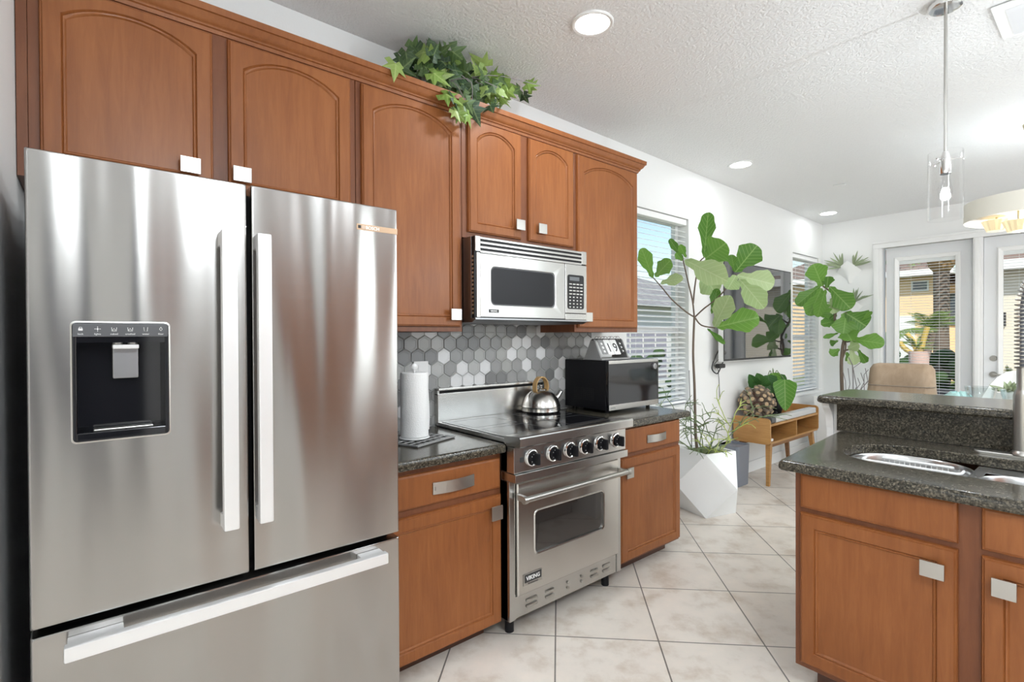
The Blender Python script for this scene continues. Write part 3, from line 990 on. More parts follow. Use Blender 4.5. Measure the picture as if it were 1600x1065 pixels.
b = B(); b.box(-1.85, -1.816, 1.512, 2.25, .180, .732); part('door_gap', b, M['black_matte'], ra)
b = B(); b.tube([(-1.725, 1.50, .662), (-1.725, 2.262, .662)], .0135, 16)
for yy in (1.502, 2.236):
    b.box(-1.7845, -1.728, yy - .006 + .01, yy + .024, .648, .676, .003)
for yy in (1.497, 2.245):
    b.tube([(-1.725, yy, .662), (-1.725, yy + .02, .662)], .0165, 16)
part('handle', b, M['steel_soft'], od)
b = B(); b.box(-1.7848, -1.7815, 1.545, 1.662, .237, .292, .002); part('badge_plate', b, M['steel_soft'], od)
b = B(); b.box(-1.782, -1.7808, 1.551, 1.658, .251, .288, .0005); part('badge_field', b, M['ink'], od)
lettering('VIKING', .0265, (-1.7806, 1.6045, .2605), (0, 1, 0), (0, 0, 1), M['card'], od, align='CENTER', bold=.0006)
lettering('PROFESSIONAL', .0095, (-1.7812, 1.6045, .2405), (0, 1, 0), (0, 0, 1), M['ink'], od, align='CENTER')
b = B(); b.box(-1.86, -1.752, Y0 - .002, Y1 + .002, .737, .774, .002); part('lower_rail', b, M['steel'], ra)
b = B(); b.box(-1.86, -1.765, Y0, Y1, .776, .897, .003); pn = part('control_panel', b, M['steel'], ra)
b = B()
for ya, yb in ((1.487, 1.51), (1.60, 1.66), (1.70, 1.79), (1.82, 1.90), (1.93, 2.02), (2.05, 2.15), (2.17, 2.272)):
    b.box(-1.7655, -1.7645, ya, yb, .8365, .8375)
b.box(-1.7655, -1.7635, 1.512, 1.535, .824, .848, .001); b.box(-1.7655, -1.7635, 1.645, 1.655, .847, .856); b.box(-1.7655, -1.7635, 1.775, 1.785, .847, .856); 
o = part('panel_print', b, M['ink'], pn)
for yk in (1.585, 1.722, 1.840, 1.950, 2.068, 2.200):
    b = B(); zk = .836
    b.tube([(-1.7647, yk, zk), (-1.742, yk, zk)], [.029, .027], 24)
    b.box(-1.744, -1.712, yk - .009, yk + .009, zk - .027, zk + .027, .005)
    kn = part('control_knob', b, M['black'], pn)
    b = B(); n = 28
    b.loft([[(x_, yk + r_ * math.cos(2 * math.pi * q / n), zk + r_ * math.sin(2 * math.pi * q / n)) for q in range(n)] for x_, r_ in ((-1.7648, .039), (-1.757, .038), (-1.755, .034), (-1.757, .030), (-1.7648, .029))], False, False)
    b.mi = 0
    part('knob_bezel', b, M['chrome'], kn)
    b = B()
    for q in range(9):
        a = math.radians(-60 + q * 37)
        b.box(-1.743, -1.7412, yk - .001 + .0225 * math.sin(a), yk + .001 + .0225 * math.sin(a), zk - .002 + .0225 * math.cos(a), zk + .002 + .0225 * math.cos(a))
    part('dial_marks', b, M['card'], kn)
b = B()
pr_ = [(-1.83, .902), (-1.722, .902), (-1.717, .907), (-1.716, .940), (-1.719, .948), (-1.727, .952), (-1.83, .944)]
b.loft([[(x_, yy, z_) for x_, z_ in pr_] for yy in (Y0 - .004, Y1 + .004)])
part('front_trim', b, M['steel'], ra)
b = B(); b.box(-2.43, -1.825, Y0 - .003, Y1 + .003, .911, .932, .003); part('cooktop_frame', b, M['steel'], ra)
b = B(); b.box(-2.40, -1.835, Y0 + .014, Y1 - .014, .930, .9345, .001); ck = part('cooktop_glass', b, M['black_gloss'], ra)
def sq_line(ya, yb, xa, xb):
    b = B()
    for p0, p1 in (((xa, ya), (xb, ya)), ((xb, ya), (xb, yb)), ((xb, yb), (xa, yb)), ((xa, yb), (xa, ya))):
        b.box(min(p0[0], p1[0]) - .0012, max(p0[0], p1[0]) + .0012, min(p0[1], p1[1]) - .0012, max(p0[1], p1[1]) + .0012, .9344, .9349)
    part('burner_marking', b, M['grey_panel'], ck)
sq_line(1.52, 1.80, -2.07, -1.88); sq_line(1.52, 1.80, -2.36, -2.13); sq_line(1.96, 2.24, -2.07, -1.88); sq_line(1.96, 2.24, -2.36, -2.13)
b = B(); b.box(-2.449, -2.415, Y0, Y1, .92, 1.088, .002); b.box(-2.449, -2.405, Y0, Y1, 1.104, 1.117, .002); b.box(-2.449, -2.42, Y0, Y0 + .012, 1.08, 1.11); b.box(-2.449, -2.42, Y1 - .012, Y1, 1.08, 1.11)
bg = part('backguard', b, M['steel_wavy'], ra)
b = B(); b.box(-2.448, -2.43, Y0 + .012, Y1 - .012, 1.087, 1.105); part('vent_gap', b, M['black_matte'], bg)

# ================================================================== OVER-THE-RANGE MICROWAVE
om = thing('hood_microwave', 'stainless steel microwave hood mounted under the short upper cabinet above the stove', 'microwave', (-2.25, 1.87, 1.489))
Y0, Y1, XM = 1.464, 2.281, -2.045
b = B(); b.box(-2.44, -2.075, Y0, Y1, 1.492, 1.903, .004); part('case', b, M['steel_dark'], om)
b = B(); b.box(-2.13, -2.05, Y0 + .002, Y1 - .002, 1.495, 1.90); part('inner_frame', b, M['black'], om)
b = B()
b.box(-2.06, XM + .001, Y0 + .004, 1.500, 1.825, 1.902, .003); b.box(-2.06, XM + .001, 2.236, Y1, 1.825, 1.902, .003)
for k in range(4):
    zc = 1.8935 - k * .0225
    b.box(-2.058, XM + .001, 1.498, 2.238, zc - .0065, zc + .0065, .003)
part('vent_grille', b, M['steel'], om)
b = B(); b.box(-2.062, -2.055, 1.495, 2.24, 1.826, 1.90); part('grille_back', b, M['black_matte'], om)
o = lambda i: rr(1.497 + i, 2.098 - i, 1.500 + i, 1.819 - i, .003)
hw = lambda i: rr(1.566 + i, 2.020 - i, 1.562 + i, 1.757 - i, .026 - .4 * i)
b = B(); b.loft([ring(o(0), LW(-2.073)), ring(o(0), LW(XM - .003)), ring(o(.003), LW(XM)), ring(hw(-.004), LW(XM)), ring(hw(0), LW(XM - .003)), ring(hw(0), LW(XM - .012))], True, False)
md = part('door', b, M['steel'], om)
b = B(); b.loft([ring(hw(-.002), LW(XM - .014)), ring(hw(-.001), LW(XM - .004)), ring(hw(.012), LW(XM - .006)), ring(hw(.018), LW(XM - .010))]); part('window_gasket', b, M['grey_panel'], md)
b = B(); b.loft([ring(hw(.017), LW(XM - .013)), ring(hw(.017), LW(XM - .0088))]); part('window_glass', b, M['mw_glass'], md)
b = B(); b.loft([[(-2.07, Y0 + .004, z_), (-2.045, 1.478, z_), (XM + .001, 1.4945, z_), (-2.07, 1.4945, z_)] for z_ in (1.500, 1.819)]); part('corner_trim', b, M['steel'], om)
b = B(); b.box(-2.073, XM, 2.100, Y1, 1.536, 1.819, .003); cpn = part('control_panel', b, M['steel'], om)
b = B(); b.box(-2.073, XM, 2.100, Y1, 1.498, 1.533, .003); part('release_bar', b, M['steel'], om)
b = B(); b.loft([ring(rr(2.119, 2.254, 1.560, 1.758, .014), LW(x_)) for x_ in (XM - .004, XM + .0025)]); kpd = part('keypad', b, M['black_gloss'], cpn)
b = B(); b.box(XM + .002, XM + .0032, 2.133, 2.214, 1.724, 1.746); part('display', b, M['mw_glass'], cpn)
b = B()
for r_ in range(8):
    for c_ in range(4):
        ya = 2.130 + c_ * .030
        zc = 1.704 - r_ * .019
        b.box(XM + .002, XM + .0032, ya, ya + (.022 if r_ < 4 else .012), zc - .003, zc + .003)
part('keys', b, M['steel_soft'], cpn)
b = B(); b.box(XM, XM + .002, 1.541, 1.614, 1.514, 1.541, .0006); part('badge_plate', b, M['silver'], md)
b = B(); b.box(XM + .0015, XM + .0026, 1.548, 1.613, 1.523, 1.540); part('badge_field', b, M['ink'], md)
lettering('VIKING', .0135, (XM + .0027, 1.5805, 1.5268), (0, 1, 0), (0, 0, 1), M['card'], md, align='CENTER', bold=.0003)
b = B(); b.loft([[(x_, yy, z_) for x_, z_ in ((-2.40, 1.474), (-2.075, 1.474), (-2.043, 1.488), (-2.043, 1.496), (-2.40, 1.4925))] for yy in (Y0 + .003, Y1)]); part('bottom_lip', b, M['steel_dark'], om)
b = B()
for k in range(15):
    zc = 1.52 + k * .02
    b.box(-2.068, -2.058, Y0 - .001, Y0 + .004, zc - .005, zc + .005)
part('side_perforations', b, M['bronze'], om)


# ================================================================== THINGS ON THE WALL COUNTER
def micro():
    t = thing('countertop_microwave', 'black microwave with glossy door standing on the counter right of the stove', 'microwave', (-2.26, 2.80, .911))
    Y0, Y1, Z0, Z1, XD = 2.505, 3.035, .930, 1.247, -2.066
    b = B(); b.box(-2.445, -2.092, Y0, Y1, Z0, Z1, .005); body = part('case', b, M['black'], t)
    b = B()
    for k in range(10):
        for r_ in range(7):
            b.box(-2.36 + k * .018, -2.349 + k * .018, Y0 - .0006, Y0 + .002, .985 + r_ * .012, .990 + r_ * .012)
    o = part('side_vents', b, M['black_matte'], body); o['kind'] = 'stuff'
    for yy in (2.55, 2.99):
        for xx in (-2.40, -2.12):
            b = B(); b.cyl((xx, yy, .9105), (xx, yy, .931), .014, 10); part('foot', b, M['black'], t)
    b = B(); b.box(-2.091, XD, Y0, Y1, Z0, Z1, .003); dr = part('door', b, M['black_gloss'], t)
    b = B(); b.box(-2.09, XD + .002, Y0 + .002, Y1 - .001, Z1 - .022, Z1 - .001, .002); part('top_strip', b, M['steel'], dr)
    b = B(); b.box(-2.09, XD + .002, Y0 + .002, Y1 - .001, Z0 + .001, Z0 + .036, .002); part('bottom_strip', b, M['steel'], dr)
    b = B(); b.box(XD + .0016, XD + .0027, Y0 + .018, Y0 + .062, Z0 + .014, Z0 + .020); part('brand_mark', b, M['grey_print'], dr)
    b = B(); b.box(XD - .001, XD + .003, Y1 - .002, Y1 - .0002, Z0 + .01, Z1 - .01); part('edge_strip', b, M['steel'], dr)
    b = B(); n = 20
    b.loft([[(x_, 2.985 + r_ * math.cos(2 * math.pi * q / n), 1.195 + r_ * math.sin(2 * math.pi * q / n)) for q in range(n)] for x_, r_ in ((XD + .0005, .022), (XD + .012, .020), (XD + .014, .016))])
    part('dial', b, M['steel_dark'], dr)
    return t
micro()

def calendar():
    z = 1.2475
    t = thing('desk_calendar', 'metal perpetual flip calendar showing 19, on top of the black microwave', 'calendar', (-2.195, 2.645, z))
    b = B(); b.box(-2.275, -2.115, 2.50, 2.79, z + .0003, z + .012, .002)
    base_ = part('stand_base', b, M['pew'], t)
    for ya in (2.502, 2.778):
        b = B(); b.loft([[(-2.265, y_, z + .012), (-2.125, y_, z + .012), (-2.180, y_, z + .132), (-2.210, y_, z + .132)] for y_ in (ya, ya + .010)])
        part('side_plate', b, M['pew'], t)
    b = B(); b.cyl((-2.195, 2.500, z + .132), (-2.195, 2.79, z + .132), .006, 10); part('crossbar', b, M['ink'], t)
    d = Vector((.062, 0, -.112)).normalized(); upv = -d; nrm = Vector((0, 1, 0)).cross(upv)
    def card(ya, yb, L, mat, txt=None, marks=None, tm=None):
        b = B()
        top = Vector((-2.186, 0, z + .128))
        R = []
        for off in (0, .003):
            R.append([top + nrm * (off + .003) + Vector((0, p[0], 0)) + d * (-p[1]) for p in rr(ya, yb, -L, 0, .006)])
        b.loft(R)
        c = part('flip_card', b, mat, t)
        if txt:
            lettering(txt, .088, top + nrm * .0062 + Vector((0, (ya + yb) / 2, 0)) + d * (L - .022), (0, 1, 0), upv, tm, c, align='CENTER', bold=.0008)
        if marks:
            b = B()
            for k, s in enumerate(marks):
                p = top + nrm * .007 + Vector((0, (ya + yb) / 2, 0)) + d * (.03 + k * .028)
                q = [p + Vector((0, math.cos(2 * math.pi * i / s), 0)) * .010 + upv * (.010 * math.sin(2 * math.pi * i / s)) for i in range(s)]
                b.loft([q, [v - nrm * .0015 for v in q]])
            part('card_marks', b, tm, c)
        for yy in ((ya + yb) / 2 - .012, (ya + yb) / 2 + .012):
            b = B(); b.tube([(-2.195 + .017 * math.cos(a * math.pi / 8), yy, z + .136 + .017 * math.sin(a * math.pi / 8)) for a in range(17)], .0013, 6, False)
            part('ring', b, M['chrome'], t)
    card(2.530, 2.582, .105, M['grey_print'], None, (5, 12, 5), M['card'])
    card(2.586, 2.646, .110, M['card'], '1', None, M['ink'])
    card(2.650, 2.710, .110, M['card'], '9', None, M['ink'])
    card(2.716, 2.772, .098, M['ink'], None, (3, 3, 3), M['card'])
calendar()

def kettle():
    c = (-2.325, 2.165, .9352)
    t = thing('tea_kettle', 'dome-shaped brushed steel kettle with bent wood handle on the cooktop', 'kettle', c)
    b = B(); b.lathe(c, [(.10, 0), (.117, .002), (.123, .010), (.120, .026), (.1225, .036), (.119, .043), (.117, .050), (.112, .068), (.101, .090), (.084, .110), (.060, .126), (.034, .134), (.030, .135)], 48); part('body', b, M['steel_wavy'], t)
    b = B(); b.lathe((c[0], c[1], c[2] + .1345), [(.036, 0), (.036, .004), (.030, .007), (.012, .010), (.007, .018), (.013, .024), (.013, .030), (.006, .034)], 24); part('lid', b, M['steel'], t)
    u = Vector((-.1, 1, 0)).normalized()
    v = Vector((0, 0, 1)).cross(u)
    R = []
    for k in range(25):
        a = math.radians(-32 + 244 * k / 24)
        ctr = Vector(c) + Vector((0, 0, .152)) + u * (.056 * math.cos(a)) + Vector((0, 0, 1)) * (.062 * math.sin(a))
        rad = (u * math.cos(a) + Vector((0, 0, 1)) * math.sin(a)).normalized()
        w_ = .016 if k not in (0, 24) else .012
        R.append([ctr + v * sx * w_ + rad * sy * .0035 for sx, sy in ((-1, -1), (1, -1), (1, 1), (-1, 1))])
    b = B(); b.loft(R); part('handle', b, M['rattan'], t)
    sp = Vector((.25, 1, 0)).normalized()
    p0 = Vector(c) + sp * .095 + Vector((0, 0, .07))
    b = B(); b.tube([p0, p0 + sp * .03 + Vector((0, 0, .022)), p0 + sp * .05 + Vector((0, 0, .048))], [.022, .017, .013], 16); part('spout', b, M['steel'], t)
kettle()

def towels():
    c = (-2.170, 1.195, .9105)
    t = thing('trivet', 'flat dark wire trivet on the left counter, under the paper towels', 'trivet', c)
    b = B()
    ca, sa = math.cos(math.radians(20)), math.sin(math.radians(20))
    def P(u, v, z): return (c[0] + u * ca - v * sa, c[1] + u * sa + v * ca, c[2] + z)
    for k in range(-3, 4):
        b.tube([P(-.13, k * .04, .005), P(.13, k * .04, .005)], .003, 6); b.tube([P(k * .04, -.13, .0062), P(k * .04, .13, .0062)], .003, 6)
    b.tube([P(-.135, -.135, .005), P(.135, -.135, .005), P(.135, .135, .005), P(-.135, .135, .005), P(-.135, -.135, .005)], .0042, 6)
    part('wire_lattice', b, M['pew'], t)
    for s1 in (-1, 1):
        for s2 in (-1, 1):
            b = B(); b.sphere(P(s1 * .12, s2 * .12, .0042), .0042, 8); part('foot', b, M['ink'], t)
    c2 = (c[0], c[1], c[2] + .0098)
    t = thing('paper_towel_holder', 'upright paper towel holder with white knob on its post, left counter', 'paper towel holder', c2)
    b = B(); b.lathe(c2, [(.070, 0), (.072, .003), (.070, .006)], 32); part('base', b, M['white'], t)
    b = B(); b.cyl((c2[0], c2[1], c2[2] + .005), (c2[0], c2[1], c2[2] + .335), .006, 12); part('post', b, M['white'], t)
    b = B(); b.lathe((c2[0], c2[1], c2[2] + .325), [(.009, 0), (.016, .008), (.017, .018), (.010, .027), (.003, .030)], 20); part('knob', b, M['white'], t)
    c3 = (c2[0], c2[1], c2[2] + .0065)
    t = thing('paper_towel_roll', 'white quilted paper towel roll upright on its holder, left of the stove', 'paper towels', c3)
    b = B(); n = 40
    b.loft([[(c3[0] + r_ * math.cos(2 * math.pi * k / n), c3[1] + r_ * math.sin(2 * math.pi * k / n), c3[2] + z_) for k in range(n)] for r_, z_ in ((.019, .006), (.062, .001), (.066, .006), (.0655, .30), (.062, .306), (.019, .304), (.019, .006))], False, False)
    part('roll', b, M['paper'], t)
    b = B(); R = []
    for z_ in (.012, .07, .14, .22, .296):
        row = []
        for k in range(9):
            s = k / 8
            row.append((c3[0] - .02 - .042 * s + .006 * math.sin(z_ * 20), c3[1] + .067 + .050 * s ** 1.3, c3[2] + z_))
        row2 = [(x_ - .0015, y_ + .0008, z2) for x_, y_, z2 in row[::-1]]
        R.append(row + row2)
    b.loft(R); part('loose_sheet', b, M['paper'], t)
towels()

# ================================================================== ISLAND
isl = thing('island_cabinet', 'wooden island cabinet below the sink, two doors and two false drawer fronts', 'cabinet', (-.25, 2.5, 0))
YI = 2.147
fI = lambda p, d: (p[0], YI - d, p[1])
b = B()
b.box(-.830, .300, YI, YI + .02, .100, .868, .0015, 1); b.box(-.830, -.812, YI + .019, 2.955, .100, .868, .0015, 1); b.box(.284, .300, YI + .019, 2.955, .100, .868)
b.box(-.813, .285, 2.935, 2.955, .100, .868); b.box(-.813, .285, YI + .019, 2.936, .100, .118)
part('body', b, M['wood_dark'], isl)
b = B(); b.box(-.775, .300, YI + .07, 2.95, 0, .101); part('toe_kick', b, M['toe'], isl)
drawer_front(isl, fI, -.808, -.338, .730, .8655, name='drawer_front')
drawer_front(isl, fI, -.282, .275, .730, .8655, name='drawer_front')
d = cab_door(isl, fI, -.808, -.338, .122, .711, 0, .050, .052, .052); knob(d, fI, -.398, .634, .064, .052)
d = cab_door(isl, fI, -.282, .275, .122, .711, 0, .050, .052, .052); knob(d, fI, -.228, .634, .056, .056)
c = thing('island_cabinet', 'second island cabinet, right of the sink cabinet', 'cabinet', (.75, 2.5, 0))
b = B(); b.box(.302, 1.24, YI, 2.955, .100, .868, .0015, 1); part('body', b, M['wood_dark'], c)
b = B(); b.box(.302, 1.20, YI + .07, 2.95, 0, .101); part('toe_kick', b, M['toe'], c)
drawer_front(c, fI, .325, 1.215, .730, .8655); dd = cab_door(c, fI, .325, 1.215, .122, .711, 0)

SK = (-.770, .140, 2.330, 2.765)
def skew(p):
    s = min(1, max(0, (-.45 - p[0]) / .4))
    return (p[0] - (p[1] - 2.10) * .075 * s, p[1])
def ct_ring(i, z, hole=False, j=0.0):
    if hole:
        q = rr(SK[0] - j, SK[1] + j, SK[2] - j, SK[3] + j, .185, 10)
        return [(p[0], p[1], z) for p in q]
    q = rr(-.878 + i, 1.27 - i, 2.098 + i, 2.958 - (i if False else 0), .012, 10)
    return [(*skew(p), z) for p in q]
b = B()
b.loft([ct_ring(0, .872, True), ct_ring(.006, .869), ct_ring(.001, .875), ct_ring(0, .885), ct_ring(.002, .897), ct_ring(.008, .906), ct_ring(.018, .910), ct_ring(0, .910, True, .004), ct_ring(0, .906, True), ct_ring(0, .872, True)], False, False)
solo('island_countertop', b, M['granite'], 'speckled dark granite island countertop with a cut-out around the double sink', 'countertop')

sk = thing('sink', 'undermount stainless double-bowl sink in the island countertop', 'sink', (-.3, 2.54, .66))
def bowl(x0, x1, y0, y1, r, depth, name):
    b = B()
    R = []
    for i, z in ((-.014, .8705), (-.006, .8715), (0, .866), (.006, .84), (.010, .75), (.018, .868 - depth + .03), (.045, .868 - depth)):
        R.append([(p[0], p[1], z) for p in rr(x0 + i, x1 - i, y0 + i, y1 - i, max(.02, r - i), 8)])
    R.append([(p[0], p[1], .867 - depth) for p in rr((x0 + x1) / 2 - .04, (x0 + x1) / 2 + .04, (y0 + y1) / 2 - .04, (y0 + y1) / 2 + .04, .039, 8)])
    b.loft(R, False, True)
    part(name, b, M['steel_bowl'], sk)
bowl(-.755, -.372, 2.345, 2.745, .165, .20, 'left_bowl')
bowl(-.335, .120, 2.345, 2.640, .13, .17, 'right_bowl')
b = B()
o1 = rr(-.782, .150, 2.318, 2.775, .18, 8); h1 = rr(-.762, -.365, 2.338, 2.752, .165, 8)
b.box(-.372, -.336, 2.33, 2.76, .8665, .8695, .001); b.box(-.36, .145, 2.646, 2.77, .8655, .8690, .001)
part('flange', b, M['steel_bowl'], sk)

rk = thing('dish_rack', 'white wire basket sitting inside the left sink bowl', 'dish rack', (-.56, 2.47, .80))
b = B()
for z_, r_ in ((.855, .0055), (.80, .003)):
    b.tube([(p[0], p[1], z_) for p in rr(-.735, -.405, 2.605, 2.715, .02, 3)] + [(*rr(-.735, -.405, 2.605, 2.715, .02, 3)[0], z_)], r_, 8)
part('rim', b, M['white'], rk)
b = B()
for k in range(17):
    x_ = -.715 + k * .0182
    b.tube([(x_, 2.605, .855), (x_, 2.61, .79), (x_, 2.71, .79), (x_, 2.715, .855)], .0016, 5)
o = part('wires', b, M['white'], rk); o['kind'] = 'stuff'
b = B(); b.box(-.72, -.66, 2.50, 2.56, .79, .84, .012)
sp_ = solo('sponge', b, M['rattan'], 'brown scrub sponge at the left end of the sink bowl', 'sponge')

fa = thing('faucet', 'tall brushed steel kitchen faucet with spring neck at the right image edge', 'faucet', (-.255, 2.85, .9102))
b = B(); b.loft([[(p[0], p[1], z_) for p in rr(-.405 + i, -.105 - i, 2.822 + i, 2.878 - i, .027, 5)] for i, z_ in ((0, .9104), (0, .918), (.004, .922))]); part('deck_plate', b, M['steel_soft'], fa)
b = B(); b.lathe((-.255, 2.85, .921), [(.038, 0), (.037, .008), (.029, .018), (.029, .235), (.026, .25), (.019, .262), (.019, .345), (.016, .35)], 28); part('column', b, M['steel_soft'], fa)
pth = []
for k in range(41):
    s = k / 40
    if s < .42:
        pth.append(Vector((-.255, 2.85, 1.265 + .55 * s)))
    else:
        a = math.pi * (s - .42) / .58
        pth.append(Vector((-.255 + .06 * (1 - math.cos(a)), 2.85 - .095 * (1 - math.cos(a)), 1.496 + .13 * math.sin(a))))
b = B(); b.tube(pth, .010, 10); part('hose', b, M['grey_can'], fa)
b = B(); hel = []
T = 36
for k in range(T * 10 + 1):
    s = k / (T * 10)
    q = s * (len(pth) - 1); i = min(int(q), len(pth) - 2); fr_ = q - i
    p = pth[i].lerp(pth[i + 1], fr_); d_ = (pth[i + 1] - pth[i]).normalized()
    x_ = d_.cross(Vector((.85, .5, 0))).normalized() if abs(d_.dot(Vector((.85, .5, 0)).normalized())) < .95 else d_.cross(Vector((0, 0, 1))).normalized()
    y_ = d_.cross(x_); a = 2 * math.pi * T * s
    hel.append(p + (x_ * math.cos(a) + y_ * math.sin(a)) * .0235)
b.tube(hel, .0034, 5); part('spring', b, M['steel_soft'], fa)
b = B(); b.tube([pth[-1], pth[-1] + Vector((0, 0, -.05)), pth[-1] + Vector((0, 0, -.16))], [.017, .021, .024], 16); part('spray_head', b, M['steel_soft'], fa)
b = B(); b.tube([(-.226, 2.85, 1.10), (-.19, 2.85, 1.105), (-.13, 2.85, 1.14)], [.010, .008, .006], 10); part('lever', b, M['steel_soft'], fa)

b = B(); b.box(-.945, 1.27, 2.960, 2.982, .9105, 1.052, .001, 1)
solo('island_backsplash', b, M['granite'], 'upright granite splash panel behind the sink, below the raised bar', 'backsplash')
b = B(); b.box(-.965, 1.27, 2.984, 3.10, 0, 1.052)
struct('wall_island', b, M['wall'])
b = B()
pf = [(3.10, .92), (3.10, 1.05), (2.915, 1.05), (2.918, 1.035), (2.935, 1.018), (2.955, 1.0), (2.968, .975), (2.974, .945), (2.978, .92)]
b.loft([[(x_, p, q) for p, q in pf] for x_ in (-1.0, -.966)])
b.box(-.998, -.966, 2.979, 3.10, .0, .92)
solo('bar_bracket', b, M['trim'], 'white curved bracket under the left end of the raised bar', 'bracket')
b = B()
def bar_ring(i, z): return [(p[0], p[1], z) for p in rr(-1.02 + i, 1.30 - i, 2.885 + i, 3.36 - i, .03, 4)]
b.loft([bar_ring(.008, 1.053), bar_ring(.001, 1.060), bar_ring(0, 1.070), bar_ring(.003, 1.082), bar_ring(.010, 1.090), bar_ring(.020, 1.093)])
solo('bar_counter', b, M['granite'], 'raised granite bar top behind the kitchen sink', 'bar top')

# ================================================================== PENDANT AND CHANDELIER
def pendant(x, y, watts):
    zt = cz(y)
    t = thing('pendant_lamp', 'clear glass cylinder pendant lamp with exposed bulb hanging over the island', 'pendant lamp', (x, y, zt))
    b = B(); b.lathe((x, y, zt - .03), [(.02, 0), (.058, .004), (.062, .012), (.062, .0295)], 32); part('canopy', b, M['chrome'], t)
    b = B(); b.cyl((x, y, 2.205), (x, y, zt - .028), .0065, 12); part('rod', b, M['steel_soft'], t)
    b = B(); b.lathe((x, y, 2.118), [(.020, 0), (.0215, .004), (.0215, .060), (.016, .078), (.010, .10)], 24); part('socket', b, M['chrome'], t)
    b = B()
    for k in range(3):
        a = math.radians(15 + 120 * k)
        b.tube([(x, y, 2.185), (x + .064 * math.cos(a), y + .064 * math.sin(a), 2.178)], .0025, 8)
        b.sphere((x + .064 * math.cos(a), y + .064 * math.sin(a), 2.178), .0055, 8)
    part('shade_arms', b, M['chrome'], t)
    b = B(); n = 48
    b.loft([[(x + r_ * math.cos(2 * math.pi * k / n), y + r_ * math.sin(2 * math.pi * k / n), z_) for k in range(n)] for r_, z_ in ((.060, 1.915), (.060, 2.215), (.0625, 2.215), (.0625, 1.915), (.060, 1.915))], False, False)
    part('glass_shade', b, M['clear'], t)
    b = B(); b.lathe((x, y, 2.0), [(.004, 0), (.018, .010), (.026, .032), (.026, .050), (.018, .085), (.013, .112), (.013, .120)], 20); part('bulb', b, M['clear'], t)
    add_light('pendant_bulb', 'POINT', (0, 0, 2.045 - zt), watts, LAMP_C, t, shadow_soft_size=.020)
    return t
pendant(-.512, 2.95, PEND_W * .25)
for x_ in (.55, 1.6):  # two more pendants added out of view to raise the light
    pendant(x_, 2.95, PEND_W)['label'] = 'added unseen glass cylinder pendant lamp, %s along the island' % ('second' if x_ < 1 else 'third and last')

def chandelier(x, y):
    zt = cz(y)
    t = thing('chandelier', 'cream drum chandelier with gold crystal cups above the dining table', 'chandelier', (x, y, zt))
    b = B(); b.lathe((x, y, zt - .03), [(.02, 0), (.065, .004), (.07, .0295)], 28); part('canopy', b, M['brass'], t)
    b = B(); b.cyl((x, y, 2.35), (x, y, zt - .028), .008, 12); part('stem', b, M['brass'], t)
    b = B()
    b.tube([(x - .20, y, 2.33), (x - .195, y, 2.350), (x - .17, y, 2.358), (x + .17, y, 2.358), (x + .195, y, 2.350), (x + .20, y, 2.33)], .0075, 8); part('crossbar', b, M['brass'], t)
    b = B(); n = 64; R_ = .375
    b.loft([[(x + r_ * math.cos(2 * math.pi * k / n), y + r_ * math.sin(2 * math.pi * k / n), z_) for k in range(n)] for r_, z_ in ((R_ - .004, 2.205), (R_ - .004, 2.335), (R_, 2.335), (R_, 2.205), (R_ - .004, 2.205))], False, False)
    part('drum_shade', b, M['cream'], t)
    b = B(); b.lathe((x, y, 2.212), [(.37, 0), (.37, .003)], 48); part('diffuser', b, M['white_matte'], t)
    for dx, dy, z_ in ((-.18, -.16, 2.115), (-.06, -.30, 2.075), (.16, -.12, 2.10), (.05, .18, 2.10)):
        b = B(); n = 28; rings = []
        for r_, zz in ((.03, 0), (.052, .002), (.062, .03), (.078, .072), (.074, .072), (.058, .03), (.03, .008)):
            rings.append([(x + dx + r_ * (1 + .05 * (k % 2)) * math.cos(2 * math.pi * k / n), y + dy + r_ * (1 + .05 * (k % 2)) * math.sin(2 * math.pi * k / n), z_ + zz) for k in range(n)])
        b.loft(rings); part('crystal_cup', b, M['crystal'], t, smooth=False)
        b = B(); b.cyl((x + dx, y + dy, z_ + .06), (x + dx, y + dy, 2.213), .006, 8); part('cup_stem', b, M['brass'], t)
    add_light('chandelier_uplight', 'POINT', (0, 0, 2.30 - zt), 4.0, LAMP_C, t, shadow_soft_size=.08)
    add_light('chandelier_bulb', 'POINT', (0, 0, 2.02 - zt), 9.0, (1, .97, .92), t, shadow_soft_size=.12)
chandelier(-.385, 5.0)

# ================================================================== PLANTS
def leaf_mesh(name, mat, prof, fold=.18, droop=.25, wav=.05, seed=0, nx=6, ny=14):
    """unit leaf: base at origin, tip at (0,1,0), normal +Z, full width about 1"""
    rnd = random.Random(seed)
    ph = rnd.uniform(0, 6.28)
    bm = bmesh.new(); uvl = bm.loops.layers.uv.new('UVMap')
    V = []
    for j in range(ny + 1):
        v = math.sin(math.pi / 2 * j / ny)
        w = prof(v) * (1 + wav * 1.8 * math.sin(v * 21 + ph))
        row = []
        for i in range(nx + 1):
            u = -1 + 2 * i / nx
            x = .5 * w * u
            z = fold * abs(x) * 1.0 - droop * (v - .5) ** 2 * .6 + droop * .15 + wav * math.sin(v * 17 + ph + (2 if u > 0 else 0)) * abs(u) ** 2 * .5
            row.append((bm.verts.new((x, v, z)), x + .5, v))
        V.append(row)
    for j in range(ny):
        for i in range(nx):
            q = (V[j][i], V[j][i + 1], V[j + 1][i + 1], V[j + 1][i])
            f = bm.faces.new([a[0] for a in q]); f.smooth = True
            for l, a in zip(f.loops, q):
                l[uvl].uv = (a[1], a[2])
    m = bpy.data.meshes.new(name); bm.to_mesh(m); bm.free()
    m.materials.append(mat)
    return m

